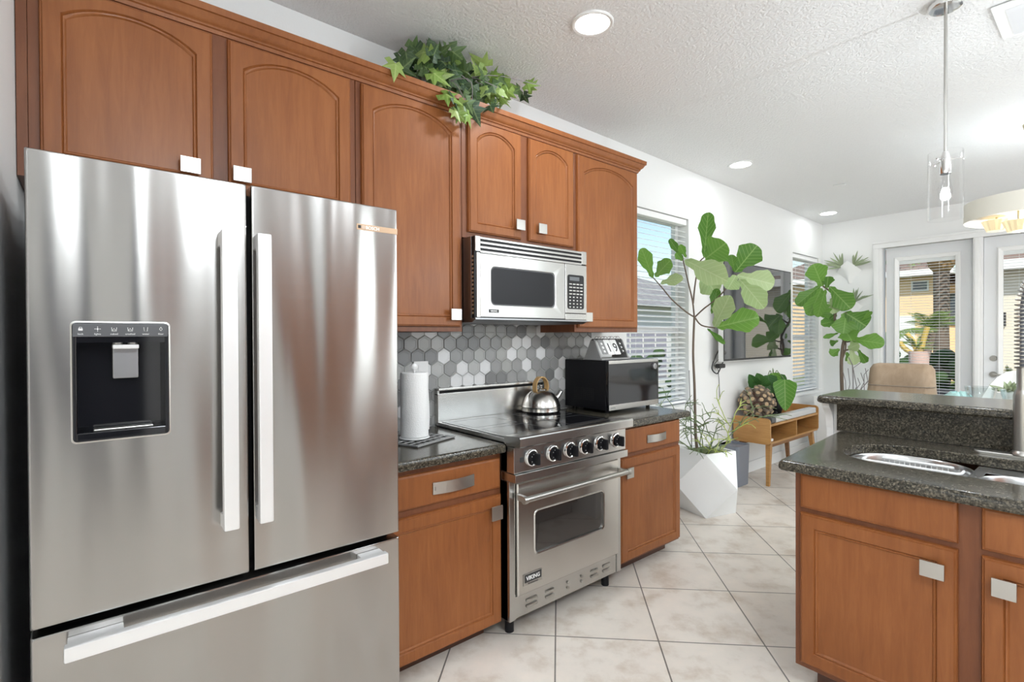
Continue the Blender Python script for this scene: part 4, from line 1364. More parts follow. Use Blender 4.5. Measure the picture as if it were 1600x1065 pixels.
def prof_fig(v):
    s = min(1, max(0, (v - .22) / .42)); s = s * s * (3 - 2 * s)
    w = (.36 + .64 * s) * min(1, (v + .015) / .13) ** .7
    if v > .64: w *= math.sqrt(max(0, 1 - ((v - .64) / .36) ** 2))
    return max(.012, w)
def prof_lance(v):
    return max(.02, math.sin(math.pi * v ** .8) ** .8)
def prof_heart(v):
    return max(.02, 1.0 * min(1, (v + .02) / .14) ** .5 * (1 - v ** 2.0) ** .75)

LEAF = {'fig': [leaf_mesh('fig_leaf', M['leaf'], prof_fig, seed=k, droop=.2 + .15 * k, fold=.1 + .12 * k) for k in range(3)],
        'pale': [leaf_mesh('fig_leaf_pale', M['leaf_pale'], prof_fig, seed=5 + k, droop=.3 + .2 * k) for k in range(2)],
        'lance': [leaf_mesh('lance_leaf', M['air'], prof_lance, seed=9, wav=0)],
        'heart': [leaf_mesh('heart_leaf', M['heart'], prof_heart, seed=12, wav=.01)],
        'hdark': [leaf_mesh('dark_heart_leaf', M['heart_dark'], prof_heart, seed=13, wav=.02)]}

def place_leaf(parent, mesh, base_, tip, width, nrm=None, name='leaf', twist=0.0):
    base_, tip = Vector(base_), Vector(tip)
    y = (tip - base_); L = y.length; y.normalize()
    if nrm is None:
        nrm = Vector((0, 0, 1.4)) - (base_ + tip) / 2
    z = Vector(nrm); z = (z - y * z.dot(y))
    if z.length < 1e-4: z = y.orthogonal()
    z.normalize()
    if twist: z = Matrix.Rotation(twist, 3, y) @ z
    x = y.cross(z)
    o = bpy.data.objects.new(name, mesh)
    COL.objects.link(o)
    R = Matrix((x, y, z)).transposed().to_4x4()
    S = Matrix.Diagonal((width, L, min(width, L), 1))
    Mx = R @ S; Mx.translation = base_ - ORG[parent.name]
    o.parent = parent
    o.matrix_local = Mx
    return o

FIG1_LEAVES = [((-2.283,3.289,1.841),(-2.283,3.162,2.032),0.082),
 ((-2.265,3.296,1.850),(-2.071,3.185,1.933),0.087),
 ((-2.211,3.283,1.796),(-2.021,3.251,1.810),0.067),
 ((-2.164,3.517,1.989),(-2.288,3.537,2.152),0.044),
 ((-2.138,3.511,2.000),(-2.132,3.422,2.077),0.044),
 ((-2.165,3.501,1.978),(-2.170,3.430,2.025),0.044),
 ((-2.135,3.487,1.978),(-1.764,3.361,1.790),0.136),
 ((-2.147,3.709,1.949),(-2.099,3.845,1.761),0.141),
 ((-2.117,3.733,2.019),(-2.139,3.831,2.359),0.096),
 ((-2.106,3.732,2.007),(-1.902,3.634,2.078),0.171),
 ((-1.854,3.712,1.875),(-1.726,3.753,2.042),0.143),
 ((-1.848,3.729,1.851),(-1.655,3.843,1.780),0.129),
 ((-1.836,3.735,1.822),(-1.613,3.603,1.610),0.119),
 ((-1.865,3.724,1.877),(-1.917,3.779,2.008),0.058),
 ((-1.853,3.720,1.851),(-1.860,3.617,1.750),0.105),
 ((-2.025,3.719,1.467),(-1.845,3.588,1.673),0.119),
 ((-2.014,3.737,1.467),(-1.773,3.854,1.531),0.139),
 ((-2.085,3.722,1.458),(-1.921,3.658,1.350),0.035),
 ((-2.056,3.736,1.573),(-2.026,3.760,1.751),0.060),
 ((-2.129,3.735,1.980),(-2.030,3.847,2.004),0.081)]
FIG1_TRUNK = [(-2.209,3.800,0.405),(-2.231,3.800,0.589),(-2.219,3.770,0.802),(-2.206,3.740,1.013),(-2.193,3.700,1.271),(-2.170,3.680,1.550)]
FIG1_BR = [ [(-2.170,3.680,1.550),(-2.206,3.620,1.591),(-2.254,3.500,1.684),(-2.273,3.400,1.770),(-2.290,3.300,1.848)],
[(-2.170,3.680,1.540),(-2.150,3.620,1.673),(-2.152,3.560,1.819),(-2.159,3.500,1.987)],
[(-2.192,3.700,1.658),(-2.175,3.700,1.805),(-2.142,3.700,1.968),(-2.098,3.700,2.013)],
[(-2.188,3.720,1.552),(-2.111,3.720,1.615),(-2.015,3.720,1.679),(-1.928,3.720,1.761),(-1.853,3.720,1.861)],
[(-2.176,3.700,1.546),(-2.121,3.700,1.484),(-2.010,3.700,1.462)] ]
FIG2_LEAVES = [((-2.221,6.500,1.966),(-2.264,6.376,2.195),0.177),
 ((-2.242,6.504,1.975),(-2.438,6.385,1.774),0.126),
 ((-2.223,6.486,1.943),(-2.289,6.332,1.647),0.147),
 ((-2.192,6.513,1.927),(-2.192,6.285,1.628),0.103),
 ((-2.168,6.482,1.938),(-2.167,6.517,2.065),0.102),
 ((-2.145,6.491,1.952),(-1.952,6.501,1.710),0.175),
 ((-2.122,6.499,1.827),(-2.088,6.455,1.657),0.116),
 ((-2.129,6.520,1.646),(-2.197,6.335,1.644),0.131),
 ((-2.095,6.497,1.557),(-2.163,6.313,1.527),0.087),
 ((-1.984,6.505,1.654),(-1.990,6.443,1.433),0.193),
 ((-1.993,6.494,1.654),(-1.823,6.563,1.509),0.214),
 ((-1.931,6.493,1.354),(-1.651,6.509,1.306),0.142),
 ((-2.000,6.516,1.454),(-1.904,6.404,1.348),0.158),
 ((-2.052,6.482,1.426),(-2.135,6.307,1.377),0.043),
 ((-2.061,6.511,1.339),(-2.149,6.543,1.302),0.058),
 ((-2.042,6.489,1.246),(-2.110,6.442,1.181),0.086),
 ((-1.960,6.487,1.247),(-1.858,6.476,1.298),0.114),
 ((-1.927,6.482,1.248),(-1.919,6.537,1.083),0.099),
 ((-1.876,6.516,1.248),(-1.839,6.643,1.104),0.071),
 ((-1.985,6.509,1.211),(-1.986,6.638,1.121),0.072),
 ((-1.830,6.481,1.557),(-1.720,6.422,1.641),0.042),
 ((-2.083,6.519,1.644),(-2.180,6.596,1.576),0.102),
 ((-2.095,6.496,1.731),(-2.185,6.396,1.688),0.087)]
FIG2_TRUNK = [(-2.020,6.500,0.729),(-2.026,6.500,0.922),(-2.028,6.500,1.102),(-2.014,6.500,1.282),(-1.995,6.500,1.397),(-2.045,6.500,1.498),(-2.096,6.500,1.593),(-2.071,6.500,1.715),(-2.084,6.500,1.824),(-2.142,6.500,1.901),(-2.214,6.500,1.965)]
FIG2_BR = [ [(-2.020,6.500,1.138),(-1.988,6.500,1.247),(-1.995,6.500,1.368),(-2.052,6.500,1.498)],
[(-2.020,6.500,1.354),(-1.970,6.500,1.326),(-1.908,6.500,1.347)],
[(-2.071,6.500,1.549),(-2.007,6.500,1.598),(-1.976,6.500,1.654)],
[(-2.007,6.500,1.225),(-1.933,6.500,1.248),(-1.865,6.500,1.249)] ]
TWIGS = [ [(-1.870,6.350,0.753),(-1.870,6.350,0.940),(-1.876,6.350,1.078),(-1.912,6.350,1.160)],
[(-1.870,6.350,1.044),(-1.799,6.350,1.109)],
[(-1.936,6.350,0.747),(-1.942,6.350,0.901),(-1.967,6.350,1.004)],
[(-1.924,6.350,0.748),(-1.900,6.350,0.869),(-1.918,6.350,1.042)],
[(-1.828,6.350,0.756),(-1.769,6.350,0.898),(-1.799,6.350,0.999)],
[(-1.816,6.350,0.792),(-1.735,6.350,0.914),(-1.758,6.350,1.049)],
[(-1.793,6.350,0.828),(-1.712,6.350,0.936)],
[(-1.769,6.350,0.878),(-1.769,6.350,0.980),(-1.729,6.350,1.036)],
[(-1.852,6.350,0.803),(-1.805,6.350,0.875),(-1.828,6.350,0.942)],
[(-1.758,6.350,0.762),(-1.694,6.350,0.862)],
[(-1.888,6.350,0.751),(-1.840,6.350,0.838)] ]
IVY = [(-2.060,1.427,2.552),(-2.131,1.248,2.754),(-2.202,1.396,2.858),(-2.187,1.645,2.847),(-2.196,1.285,2.830),(-2.165,1.233,2.683),
(-2.184,1.681,2.802),(-2.221,1.266,2.793),(-2.243,1.810,2.838),(-2.127,1.694,2.721),(-2.229,1.682,2.717),(-2.157,1.635,2.719),
(-2.246,1.583,2.718),(-2.103,1.731,2.717),(-2.257,1.576,2.768),(-2.216,1.635,2.623),(-2.226,1.754,2.820),(-2.124,1.684,2.668),
(-2.154,1.384,2.684),(-2.248,1.538,2.785),(-2.251,1.213,2.729),(-2.151,1.605,2.755),(-2.211,1.474,2.793),(-2.264,1.246,2.826),
(-2.277,1.481,2.839),(-2.156,1.274,2.643),(-2.168,1.403,2.623),(-2.139,1.525,2.691),(-2.285,1.362,2.817),(-2.204,1.570,2.675),
(-2.271,1.410,2.710),(-2.186,1.354,2.735),(-2.254,1.183,2.759),(-2.254,1.221,2.780),(-2.188,1.470,2.659),(-2.267,1.655,2.804),
(-2.141,1.399,2.825),(-2.267,1.397,2.671),(-2.247,1.744,2.709),(-2.149,1.656,2.744),(-2.247,1.562,2.854),(-2.240,1.655,2.684),
(-2.143,1.258,2.690),(-2.187,1.623,2.822),(-2.080,1.476,2.546),(-2.126,1.276,2.665),(-2.107,1.072,2.636),(-2.283,1.229,2.703),
(-2.221,1.483,2.736),(-2.209,1.364,2.848),(-2.243,1.781,2.865),(-2.127,1.459,2.669),(-2.221,1.226,2.750),(-2.114,1.334,2.731),
(-2.286,1.857,2.773),(-2.211,1.237,2.680),(-2.174,1.129,2.644),(-2.143,1.410,2.727),(-2.203,1.360,2.805),(-2.080,1.315,2.558),
(-2.241,1.724,2.749),(-2.229,1.343,2.682),(-2.261,1.635,2.847),(-2.262,1.498,2.863),(-2.203,1.180,2.768),(-2.154,1.309,2.665),
(-2.261,1.477,2.771),(-2.202,1.345,2.759),(-2.060,1.352,2.547),(-2.080,1.592,2.584),(-2.201,1.615,2.699),(-2.138,1.492,2.746),
(-2.253,1.482,2.705),(-2.121,1.278,2.750),(-2.295,1.616,2.823),(-2.270,1.548,2.833),(-2.173,1.393,2.727),(-2.194,1.386,2.659),
(-2.195,1.570,2.835),(-2.176,1.358,2.692),(-2.230,1.922,2.824),(-2.168,1.916,2.827),(-2.221,1.942,2.797),(-2.183,1.949,2.818),
(-2.060,1.383,2.540),(-2.060,1.397,2.513),(-2.060,1.379,2.483),(-2.060,1.357,2.489),(-2.102,1.434,2.601),(-2.060,1.435,2.492),
(-2.215,1.713,2.642)]


def stem(parent, pts, r, name='branch', mat='bark', n=8):
    b = B(); b.tube(pts, r, n); return part(name, b, M[mat], parent)

def bez(pts, n=4):
    """smooth a polyline (Catmull-Rom)"""
    P = [Vector(p) for p in pts]; out = []
    for i in range(len(P) - 1):
        p0, p1, p2, p3 = P[max(i - 1, 0)], P[i], P[i + 1], P[min(i + 2, len(P) - 1)]
        for k in range(n):
            t = k / n
            out.append(.5 * ((2 * p1) + (p2 - p0) * t + (2 * p0 - 5 * p1 + 4 * p2 - p3) * t * t + (3 * p1 - p0 - 3 * p2 + p3) * t ** 3))
    out.append(P[-1])
    return out

# ---- fiddle-leaf fig in the faceted planter
pc = Vector((-2.152, 3.817, 0)); a_ = .222; hh = .245
prot = Matrix.Rotation(math.radians(29.5), 3, 'Z')
fg = thing('potted_fig_tree', 'branching fiddle-leaf fig in white faceted planter with pencil cactus, beside the first window', 'potted plant', pc)
b = B()
top_ = [pc + prot @ Vector((a_ * q, a_ * p, 2 * hh)) for q, p in ((1, 0), (0, 1), (-1, 0), (0, -1))]
mid_ = [pc + prot @ Vector((a_ * q, a_ * p, hh)) for q, p in ((1, -1), (1, 1), (-1, 1), (-1, -1))]
bot_ = [pc + prot @ Vector((a_ * q, a_ * p, 0.0005)) for q, p in ((1, 0), (0, 1), (-1, 0), (0, -1))]
t_ = bmesh.new()
vt = [t_.verts.new(v) for v in top_]; vm_ = [t_.verts.new(v) for v in mid_]; vb = [t_.verts.new(v) for v in bot_]
for k in range(4):
    k2 = (k + 1) % 4
    t_.faces.new((vt[k], vm_[k], vb[k], vm_[k2]))            # square face
    t_.faces.new((vt[k], vt[k2], vm_[k2])); t_.faces.new((vb[k], vb[k2], vm_[k2]))
t_.faces.new(vb[::-1])
vi = [t_.verts.new(pc + (v - pc) * 1.0 + (pc + Vector((0, 0, 2 * hh)) - v) * .10) for v in top_]
vj = [t_.verts.new(v.co + Vector((0, 0, -.05))) for v in vi]
for k in range(4):
    k2 = (k + 1) % 4
    t_.faces.new((vt[k], vt[k2], vi[k2], vi[k])); t_.faces.new((vi[k], vi[k2], vj[k2], vj[k]))
b.add(t_); part('planter', b, M['white_matte'], fg, smooth=False)
b = B(); b.face([pc + (v - pc) * .9 + Vector((0, 0, -.02 + .0)) + (Vector((0, 0, 2 * hh * .1))) for v in top_]); part('soil', b, M['soil'], fg, smooth=False)
stem(fg, bez(FIG1_TRUNK), [.013 - .005 * k / 20 for k in range(21)], 'trunk')
for pth_ in FIG1_BR:
    q = bez(pth_); stem(fg, q, [.0065 - .002 * k / len(q) for k in range(len(q))])
pale = {2, 6, 7, 11, 12, 14, 15, 19}
rnd = random.Random(3)
for k, (b0, t0, w0) in enumerate(FIG1_LEAVES):
    ms = rnd.choice(LEAF['pale'] if k in pale else LEAF['fig'])
    nrm = Vector((0, 0, 1.4)) - Vector(b0) + Vector((rnd.uniform(-.6, .6), rnd.uniform(-.6, .6), rnd.uniform(.0, .9)))
    place_leaf(fg, ms, b0, Vector(b0).lerp(Vector(t0), 1.10), w0 * 1.32, nrm)
stem(fg, [(-2.26, 3.79, .47), (-2.27, 3.78, .9), (-2.27, 3.77, 1.12)], .004, 'stake', 'steel_dark')
# pencil cactus growing at the foot of the fig
def cactus(parent, start, direc, L, seed, lime):
    rnd = random.Random(seed)
    b = B()
    def grow(p, d, L, r, depth):
        n = 5; pts = [p]
        q = p.copy(); dd = d.copy()
        for k in range(n):
            dd = (dd + Vector((rnd.uniform(-.3, .3), rnd.uniform(-.3, .3), rnd.uniform(-.14, .10) - (.10 if depth == 0 else .03)))).normalized()
            q = q + dd * (L / n)
            if q.x < -2.44: q.x = -2.44
            pts.append(q.copy())
        b.tube(pts, [r * (1 - .25 * k / n) for k in range(n + 1)], 5)
        if depth > 0:
            for k in range(rnd.choice((3, 4, 4))):
                nd = (dd + Vector((rnd.uniform(-1, 1), rnd.uniform(-1, 1), rnd.uniform(-.35, .65)))).normalized()
                grow(pts[-1] if k else pts[-2], nd, L * rnd.uniform(.45, .7), r * .78, depth - 1)
    grow(Vector(start), Vector(direc).normalized(), L, .0048, 2)
    part('cactus_stem', b, M['pencil_lime'] if lime else M['pencil'], parent)
for k, (dx, dy, L, lime) in enumerate(((.25, -.55, .27, 0), (-.35, -.4, .26, 0), (.5, -.1, .28, 0), (.75, -.35, .24, 0), (.1, -.9, .22, 0), (-.1, .1, .34, 0), (.45, .2, .36, 0), (-.7, -.3, .24, 0), (.9, -.1, .26, 1), (.8, -.6, .17, 1), (1.0, .2, .33, 1), (.15, -.3, .30, 0), (.6, -.7, .20, 0))):
    st = pc + Vector((-.02 + .09 * dx, -.02 + .09 * dy, .445))
    cactus(fg, st, (dx, dy, 1.15 if not lime else .9), L, 40 + k, lime)

# ---- second fig in the room corner
pc2 = Vector((-2.10, 6.60, 0))
fg2 = thing('potted_fig_tree', 'fiddle-leaf fig with bent trunk in a tall white planter in the far room corner', 'potted plant', pc2)
b = B(); 
def sqr(h, z): return [(pc2.x + p[0], pc2.y + p[1], z) for p in rr(-h, h, -h, h, .02, 3)]
b.loft([sqr(.155, .0005), sqr(.19, .70), sqr(.175, .70), sqr(.17, .64)], True, False); part('planter', b, M['white_matte'], fg2)
b = B(); b.face(sqr(.172, .645)); part('soil', b, M['soil'], fg2, smooth=False)
q = bez(FIG2_TRUNK); q[0].z = .64
stem(fg2, q, [.020 - .011 * k / len(q) for k in range(len(q))], 'trunk')
for pth_ in FIG2_BR:
    q = bez(pth_); stem(fg2, q, [.010 - .004 * k / len(q) for k in range(len(q))])
for k, (b0, t0, w0) in enumerate(FIG2_LEAVES):
    ms = rnd.choice(LEAF['pale'] if k in (6, 16, 17) else LEAF['fig'])
    nrm = Vector((0, 0, 1.4)) - Vector(b0) + Vector((rnd.uniform(-1.5, 1.5), rnd.uniform(-1, 1), rnd.uniform(.5, 3.0)))
    place_leaf(fg2, ms, b0, Vector(b0).lerp(Vector(t0), 1.08), w0 * 1.3, nrm)
# ---- leafless twigs next to it
tp = Vector((-1.80, 6.38, 0))
tw = thing('twig_plant', 'small leafless grey twig plant between the corner fig and tan chair', 'potted plant', tp)
b = B(); b.lathe(tp, [(.10, .0005), (.13, .28), (.12, .28), (.11, .25)], 24, True, False); part('pot', b, M['grey_can'], tw)
b = B(); b.lathe((tp.x, tp.y, .245), [(.112, 0), (.112, .004)], 20); part('soil', b, M['soil'], tw)
for k, pth_ in enumerate(TWIGS):
    p0 = Vector(pth_[0])
    root = Vector((tp.x + .05 * math.cos(k), tp.y + .05 * math.sin(k), .247))
    stem(tw, [root, root.lerp(p0, .6) + Vector((0, 0, .03))] + [Vector(p) for p in pth_], .0055 if k == 0 else .0038, 'twig', 'twig', 6)

# ---- ivy on top of the cabinets
iv = thing('potted_ivy', 'green variegated ivy in a small grey pot on top of the upper cabinets', 'potted plant', (-2.20, 1.40, 2.6005))
b = B()
def ivq(h, z): return [(-2.26 + p[0], 1.33 + p[1], z) for p in rr(-h, h, -h, h, .012, 2)]
b.loft([ivq(.07, 2.6008), ivq(.085, 2.695), ivq(.075, 2.695), ivq(.07, 2.68)], True, False); part('pot', b, M['pew'], iv)
b = B(); b.face(ivq(.071, 2.682)); part('soil', b, M['soil'], iv, smooth=False)
def ivy_mesh(name, mat, seed):
    rnd = random.Random(seed)
    bm = bmesh.new(); uvl = bm.loops.layers.uv.new('UVMap')
    out = []
    for ang, r_ in ((-90, .10), (-62, .40), (-20, .44), (0, .27), (28, .58), (52, .30), (90, .72), (128, .30), (152, .58), (180, .27), (200, .44), (242, .40)):
        t = math.radians(ang + rnd.uniform(-5, 5)); rr_ = r_ * rnd.uniform(.92, 1.08)
        out.append((rr_ * math.cos(t), rr_ * math.sin(t) + .1))
    c = bm.verts.new((0, .08, .06)); vs_ = [bm.verts.new((p[0], p[1], -.22 * (p[0] ** 2 + p[1] ** 2))) for p in out]
    for k in range(len(vs_)):
        k2 = (k + 1) % len(vs_)
        f = bm.faces.new((c, vs_[k], vs_[k2]))
        for l in f.loops: l[uvl].uv = (l.vert.co.x * .8 + .5, l.vert.co.y * .8 + .3)
    m = bpy.data.meshes.new(name); bm.to_mesh(m); bm.free(); m.materials.append(mat); return m
IVM = [ivy_mesh('ivy_leaf', M['ivy'], k) for k in range(3)]; IVL = [ivy_mesh('ivy_leaf_light', M['ivy_lime'], 7 + k) for k in range(2)]
rnd = random.Random(8)
for k, p in enumerate(IVY):
    p = Vector(p)
    lime = rnd.random() < (.22 if k < 80 else .8) or (p.y > 1.62 and rnd.random() < .5)
    n_ = (Vector((0, 0, 1.4)) - p).normalized() * 1.2 + Vector((rnd.uniform(-.6, .8), rnd.uniform(-.9, .9), rnd.uniform(-.1, 1.1)))
    s = rnd.uniform(.095, .138) * (1 if k < 80 else .75)
    yd = Vector((rnd.uniform(-.5, .5), rnd.uniform(-1, 1), rnd.uniform(-1.0, .35)))
    place_leaf(iv, rnd.choice(IVL if lime else IVM), p, p + yd.normalized() * s, s, n_)
for k in range(9):
    e = Vector(IVY[k * 9]) if k < 7 else Vector(((-2.07, 1.93, 2.79), (-2.065, 1.47, 2.57))[k - 7])
    s0 = Vector((-2.26 + rnd.uniform(-.03, .03), 1.36 + rnd.uniform(-.04, .04), 2.68))
    mid = (s0 + e) / 2 + Vector((0.02, 0, .05))
    if k == 8: mid = Vector((-2.05, 1.43, 2.66))
    stem(iv, bez([s0, mid, e]), .0022, 'vine', 'twig', 5)

# ---- wall planters with air plants
def wall_planter(x, z, label, seed):
    t = thing('wall_planter', label, 'wall planter', (x, YB, z), 'white wall planters')
    b = B(); R = []
    for s in range(13):
        v = s / 12
        w_ = .125 * v ** 1.5 + .012
        dpt = .055 * v ** .8 + .004
        zz = z - .20 + .20 * v
        R.append([(x - w_ + (.02 * (1 - v)), YB - .001, zz - (.05 * v)), (x - w_ * .5, YB - dpt, zz + .02 * v), (x, YB - dpt * 1.25, zz + .075 * v ** 2), (x + w_ * .5, YB - dpt, zz + .02 * v), (x + w_ + (.02 * (1 - v)), YB - .001, zz - (.05 * v))])
    b.loft(R); part('planter', b, M['white_matte'], t)
    rnd = random.Random(seed)
    for side in (-1, 1):
        for k in range(11):
            a = math.radians(rnd.uniform(-12, 98)); L = rnd.uniform(.13, .22)
            p0 = Vector((x + side * .062, YB - .045, z + .005 + rnd.uniform(-.01, .02)))
            tip = p0 + Vector((side * math.cos(a) * L, -rnd.uniform(.01, .07), math.sin(a) * L * .8 + .01))
            place_leaf(t, LEAF['lance'][0], p0, tip, rnd.uniform(.016, .026), Vector((rnd.uniform(-.4, .4), -1, rnd.uniform(-.2, .5))))
wall_planter(-2.165, 2.235, 'upper white wall planter with spiky air plants, left of the glazed doors', 2)
wall_planter(-2.155, 1.80, 'lower white wall planter with spiky air plants, half hidden behind fig leaves', 6)

# ================================================================== TELEVISION, CONSOLE AND WHAT STANDS THERE
tv = thing('television', 'large wall-mounted television with glossy dark screen between the two left windows', 'television', (-2.36, 5.19, 1.16))
b = B(); b.box(-2.385, -2.338, 4.45, 5.93, 1.162, 2.098, .004); part('casing', b, M['silver'], tv)
b = B(); b.box(-2.339, -2.3352, 4.456, 5.924, 1.168, 2.094, .001); part('bezel', b, M['ink'], tv)
b = B(); b.box(-2.336, -2.3338, 4.468, 5.914, 1.186, 2.084); part('screen', b, flat('tv_screen', (0.012, 0.014, 0.018), 0.03, spec=1.0, coat=1.0), tv)
b = B(); b.box(-2.459, -2.45, 5.0, 5.4, 1.45, 1.85, .003); b.box(-2.451, -2.384, 5.12, 5.28, 1.55, 1.75, .004); part('wall_mount', b, M['ink'], tv)
for k, pts in enumerate(([(-2.40, 4.52, 1.30), (-2.42, 4.46, 1.20), (-2.43, 4.42, 1.10), (-2.42, 4.50, 1.05), (-2.40, 4.55, 1.14), (-2.39, 4.58, 1.18)], [(-2.39, 4.50, 1.20), (-2.42, 4.44, 1.13), (-2.44, 4.55, 1.08), (-2.45, 4.60, .80)])):
    stem(tv, bez(pts, 6), .006 if k == 0 else .003, 'cable', 'ink', 6)
b = B(); b.box(-2.43, -2.38, 4.47, 4.58, 1.10, 1.14, .01); part('cable_plug', b, M['ink'], tv)

XA, XB_, YA, YZ = -2.435, -2.085, 4.83, 6.00
ms = thing('media_console', 'low honey oak media console with open shelves and tapered legs under the television', 'console table', ((XA + XB_) / 2, (YA + YZ) / 2, 0))
for ya in (YA, YZ - .02):
    b = B(); b.loft([[(p[0], yy, p[1]) for p in rr(XA, XB_, .385, .628 if ya == YA else .65, .035, 4)] for yy in (ya, ya + .02)]); part('side_panel', b, M['oak'], ms)
b = B(); b.box(XA + .003, XB_ - .003, YA + .0205, YZ - .0205, .555, .577, .002); part('top_board', b, M['oak'], ms)
b = B(); b.box(XA + .003, XB_ - .003, YA + .0205, YZ - .0205, .388, .408, .002); part('bottom_board', b, M['oak'], ms)
b = B(); b.box(XA + .02, XB_ - .006, 5.43, 5.448, .4085, .5545); part('divider', b, M['oak'], ms)
b = B(); b.box(XA + .003, XA + .012, YA + .021, YZ - .021, .4085, .5545); part('back_panel', b, M['walnut'], ms)
for xx in (XA + .05, XB_ - .05):
    b = B(); b.box(xx - .012, xx + .012, YA + .08, YZ - .08, .345, .3875, .002); part('rail', b, M['walnut'], ms)
for xx, sx in ((XA + .05, -1), (XB_ - .05, 1)):
    for yy, sy in ((YA + .09, -1), (YZ - .09, 1)):
        b = B(); f0 = Vector((xx + sx * .022, yy + sy * .07, 0)); f1 = Vector((xx, yy, .387))
        if sx < 0: f0.x = xx
        b.loft([[f0 + Vector((q * .014, p * .014, .0005)) for q, p in ((-1, -1), (1, -1), (1, 1), (-1, 1))], [f1 + Vector((q * .022, p * .024, 0)) for q, p in ((-1, -1), (1, -1), (1, 1), (-1, 1))]])
        part('leg', b, M['oak'] if sx > 0 else M['walnut'], ms)
b = B(); b.box(-2.17, -2.10, 4.86, 4.94, .409, .435, .008); solo('cable_box', b, M['white'], 'small white box on the left open shelf of the media console', 'box')
sb = thing('soundbar', 'long silver grey soundbar along the front of the media console top', 'soundbar', (-2.14, 5.40, .5775))
b = B(); b.loft([[(p[0], yy, p[1]) for p in rr(-2.165, -2.088, .578, .636, .012, 3)] for yy in (4.96, 5.93)]); part('body', b, M['silver'], sb)
b = B(); b.loft([[(p[0], yy, p[1]) for p in rr(-2.166, -2.087, .5778, .637, .02, 3)] for yy in (4.872, 4.9595)]); part('end_cap', b, M['grey_panel'], sb)

bc = Vector((-2.285, 5.00, .752)); BR = .172
db = thing('driftwood_ball', 'ball of short driftwood sticks on the left end of the media console', 'decoration', (bc.x, bc.y, .578))
b = B(); b.sphere(bc, .11, 16); part('core', b, M['toe'], db)
b = B(); b.mi = 0
n = 7
b.loft([[(r_ * math.cos(2 * math.pi * k / n), r_ * math.sin(2 * math.pi * k / n), z_) for k in range(n)] for r_, z_ in ((.012, .04), (.020, .09), (.0215, .15), (.0205, .172))], True, False)
b.mi = 1
b.loft([[(r_ * math.cos(2 * math.pi * k / n), r_ * math.sin(2 * math.pi * k / n), z_) for k in range(n)] for r_, z_ in ((.0205, .1719), (.017, .1745))], False, True)
stick_m = b.mesh('stick', [M['drift'], M['drift_end']])
rnd = random.Random(5); NS = 78
for k in range(NS):
    zf = 1 - 2 * (k + .5) / NS; ph = k * 2.399963
    d_ = Vector((math.sqrt(1 - zf * zf) * math.cos(ph), math.sqrt(1 - zf * zf) * math.sin(ph), zf)) + Vector((rnd.uniform(-.1, .1), rnd.uniform(-.1, .1), rnd.uniform(-.1, .1)))
    d_.normalize()
    s = rnd.uniform(.90, .985)
    if bc.z - .578 + d_.z * .178 * s < .004: s = (bc.z - .584) / (-d_.z * .178)
    if bc.x + d_.x * .178 * s < -2.452: s = min(s, (bc.x + 2.452) / (-d_.x * .178))
    o = bpy.data.objects.new('stick', stick_m); COL.objects.link(o); o.parent = db
    Mx = d_.to_track_quat('Z', 'Y').to_matrix().to_4x4() @ Matrix.Diagonal((1, 1, s, 1)); Mx.translation = bc - ORG[db.name]
    o.matrix_local = Mx
b = B(); rnd = random.Random(9)
for k in range(26):
    b.sphere((-2.215 + rnd.uniform(-.03, .03), 5.235 + rnd.uniform(-.05, .05), .5905 + rnd.uniform(0, .06)), .0125, 8)
o = solo('black_berries', b, M['black'], 'small cluster of black berries between the driftwood ball and soundbar', 'decoration')

vp = thing('vase_plant', 'dark round vase with heart-shaped green leaves on the media console', 'potted plant', (-2.31, 5.42, .5775))
b = B(); b.lathe((-2.31, 5.42, .578), [(.045, 0), (.075, .03), (.095, .10), (.092, .17), (.06, .25), (.045, .29), (.048, .305), (.04, .305), (.036, .27)], 32, True, True); part('vase', b, M['black'], vp)
rnd = random.Random(2)
for kind_, b0, t0, w_ in (('heart', (-2.14, 5.28, .965), (-2.11, 5.22, .665), .215), ('hdark', (-2.36, 5.16, .89), (-2.37, 5.02, 1.02), .13), ('hdark', (-2.32, 5.22, .87), (-2.33, 5.10, 1.03), .17), ('hdark', (-2.30, 5.28, 1.0), (-2.24, 5.22, .80), .16), ('heart', (-2.28, 5.34, 1.02), (-2.20, 5.30, .80), .13), ('hdark', (-2.25, 5.42, 1.0), (-2.18, 5.45, .84), .10), ('heart', (-2.34, 5.5, 1.0), (-2.30, 5.62, .9), .10)):
    place_leaf(vp, LEAF[kind_][0], b0, t0, w_, Vector((0, 0, 1.4)) - Vector(b0) + Vector((rnd.uniform(-.4, .4), 0, rnd.uniform(0, .8))))
    stem(vp, bez([(-2.31, 5.42, .86), ((b0[0] - 2.31) / 2, (b0[1] + 5.42) / 2, max(b0[2], .9) + .04), b0]), .004, 'stalk', 'pencil', 6)
b = B(); b.box(-2.40, -2.28, 5.66, 5.76, .578, .86, .004); solo('wooden_block', b, M['oak'], 'upright wooden block at the right end of the media console', 'decoration')

b = B()
def can(h, z): return [(p[0], p[1], z) for p in rr(-2.452 - h * 0, -2.255 + h, 4.565 - h, 4.80 + h * .1, .035, 4)]
b.loft([can(-.012, .0005), can(-.008, .01), can(.004, .375), can(.006, .38), can(0, .38), can(-.006, .36)])
solo('trash_can', b, M['grey_can'], 'slate grey rectangular trash can on the floor between white planter and console', 'trash can')


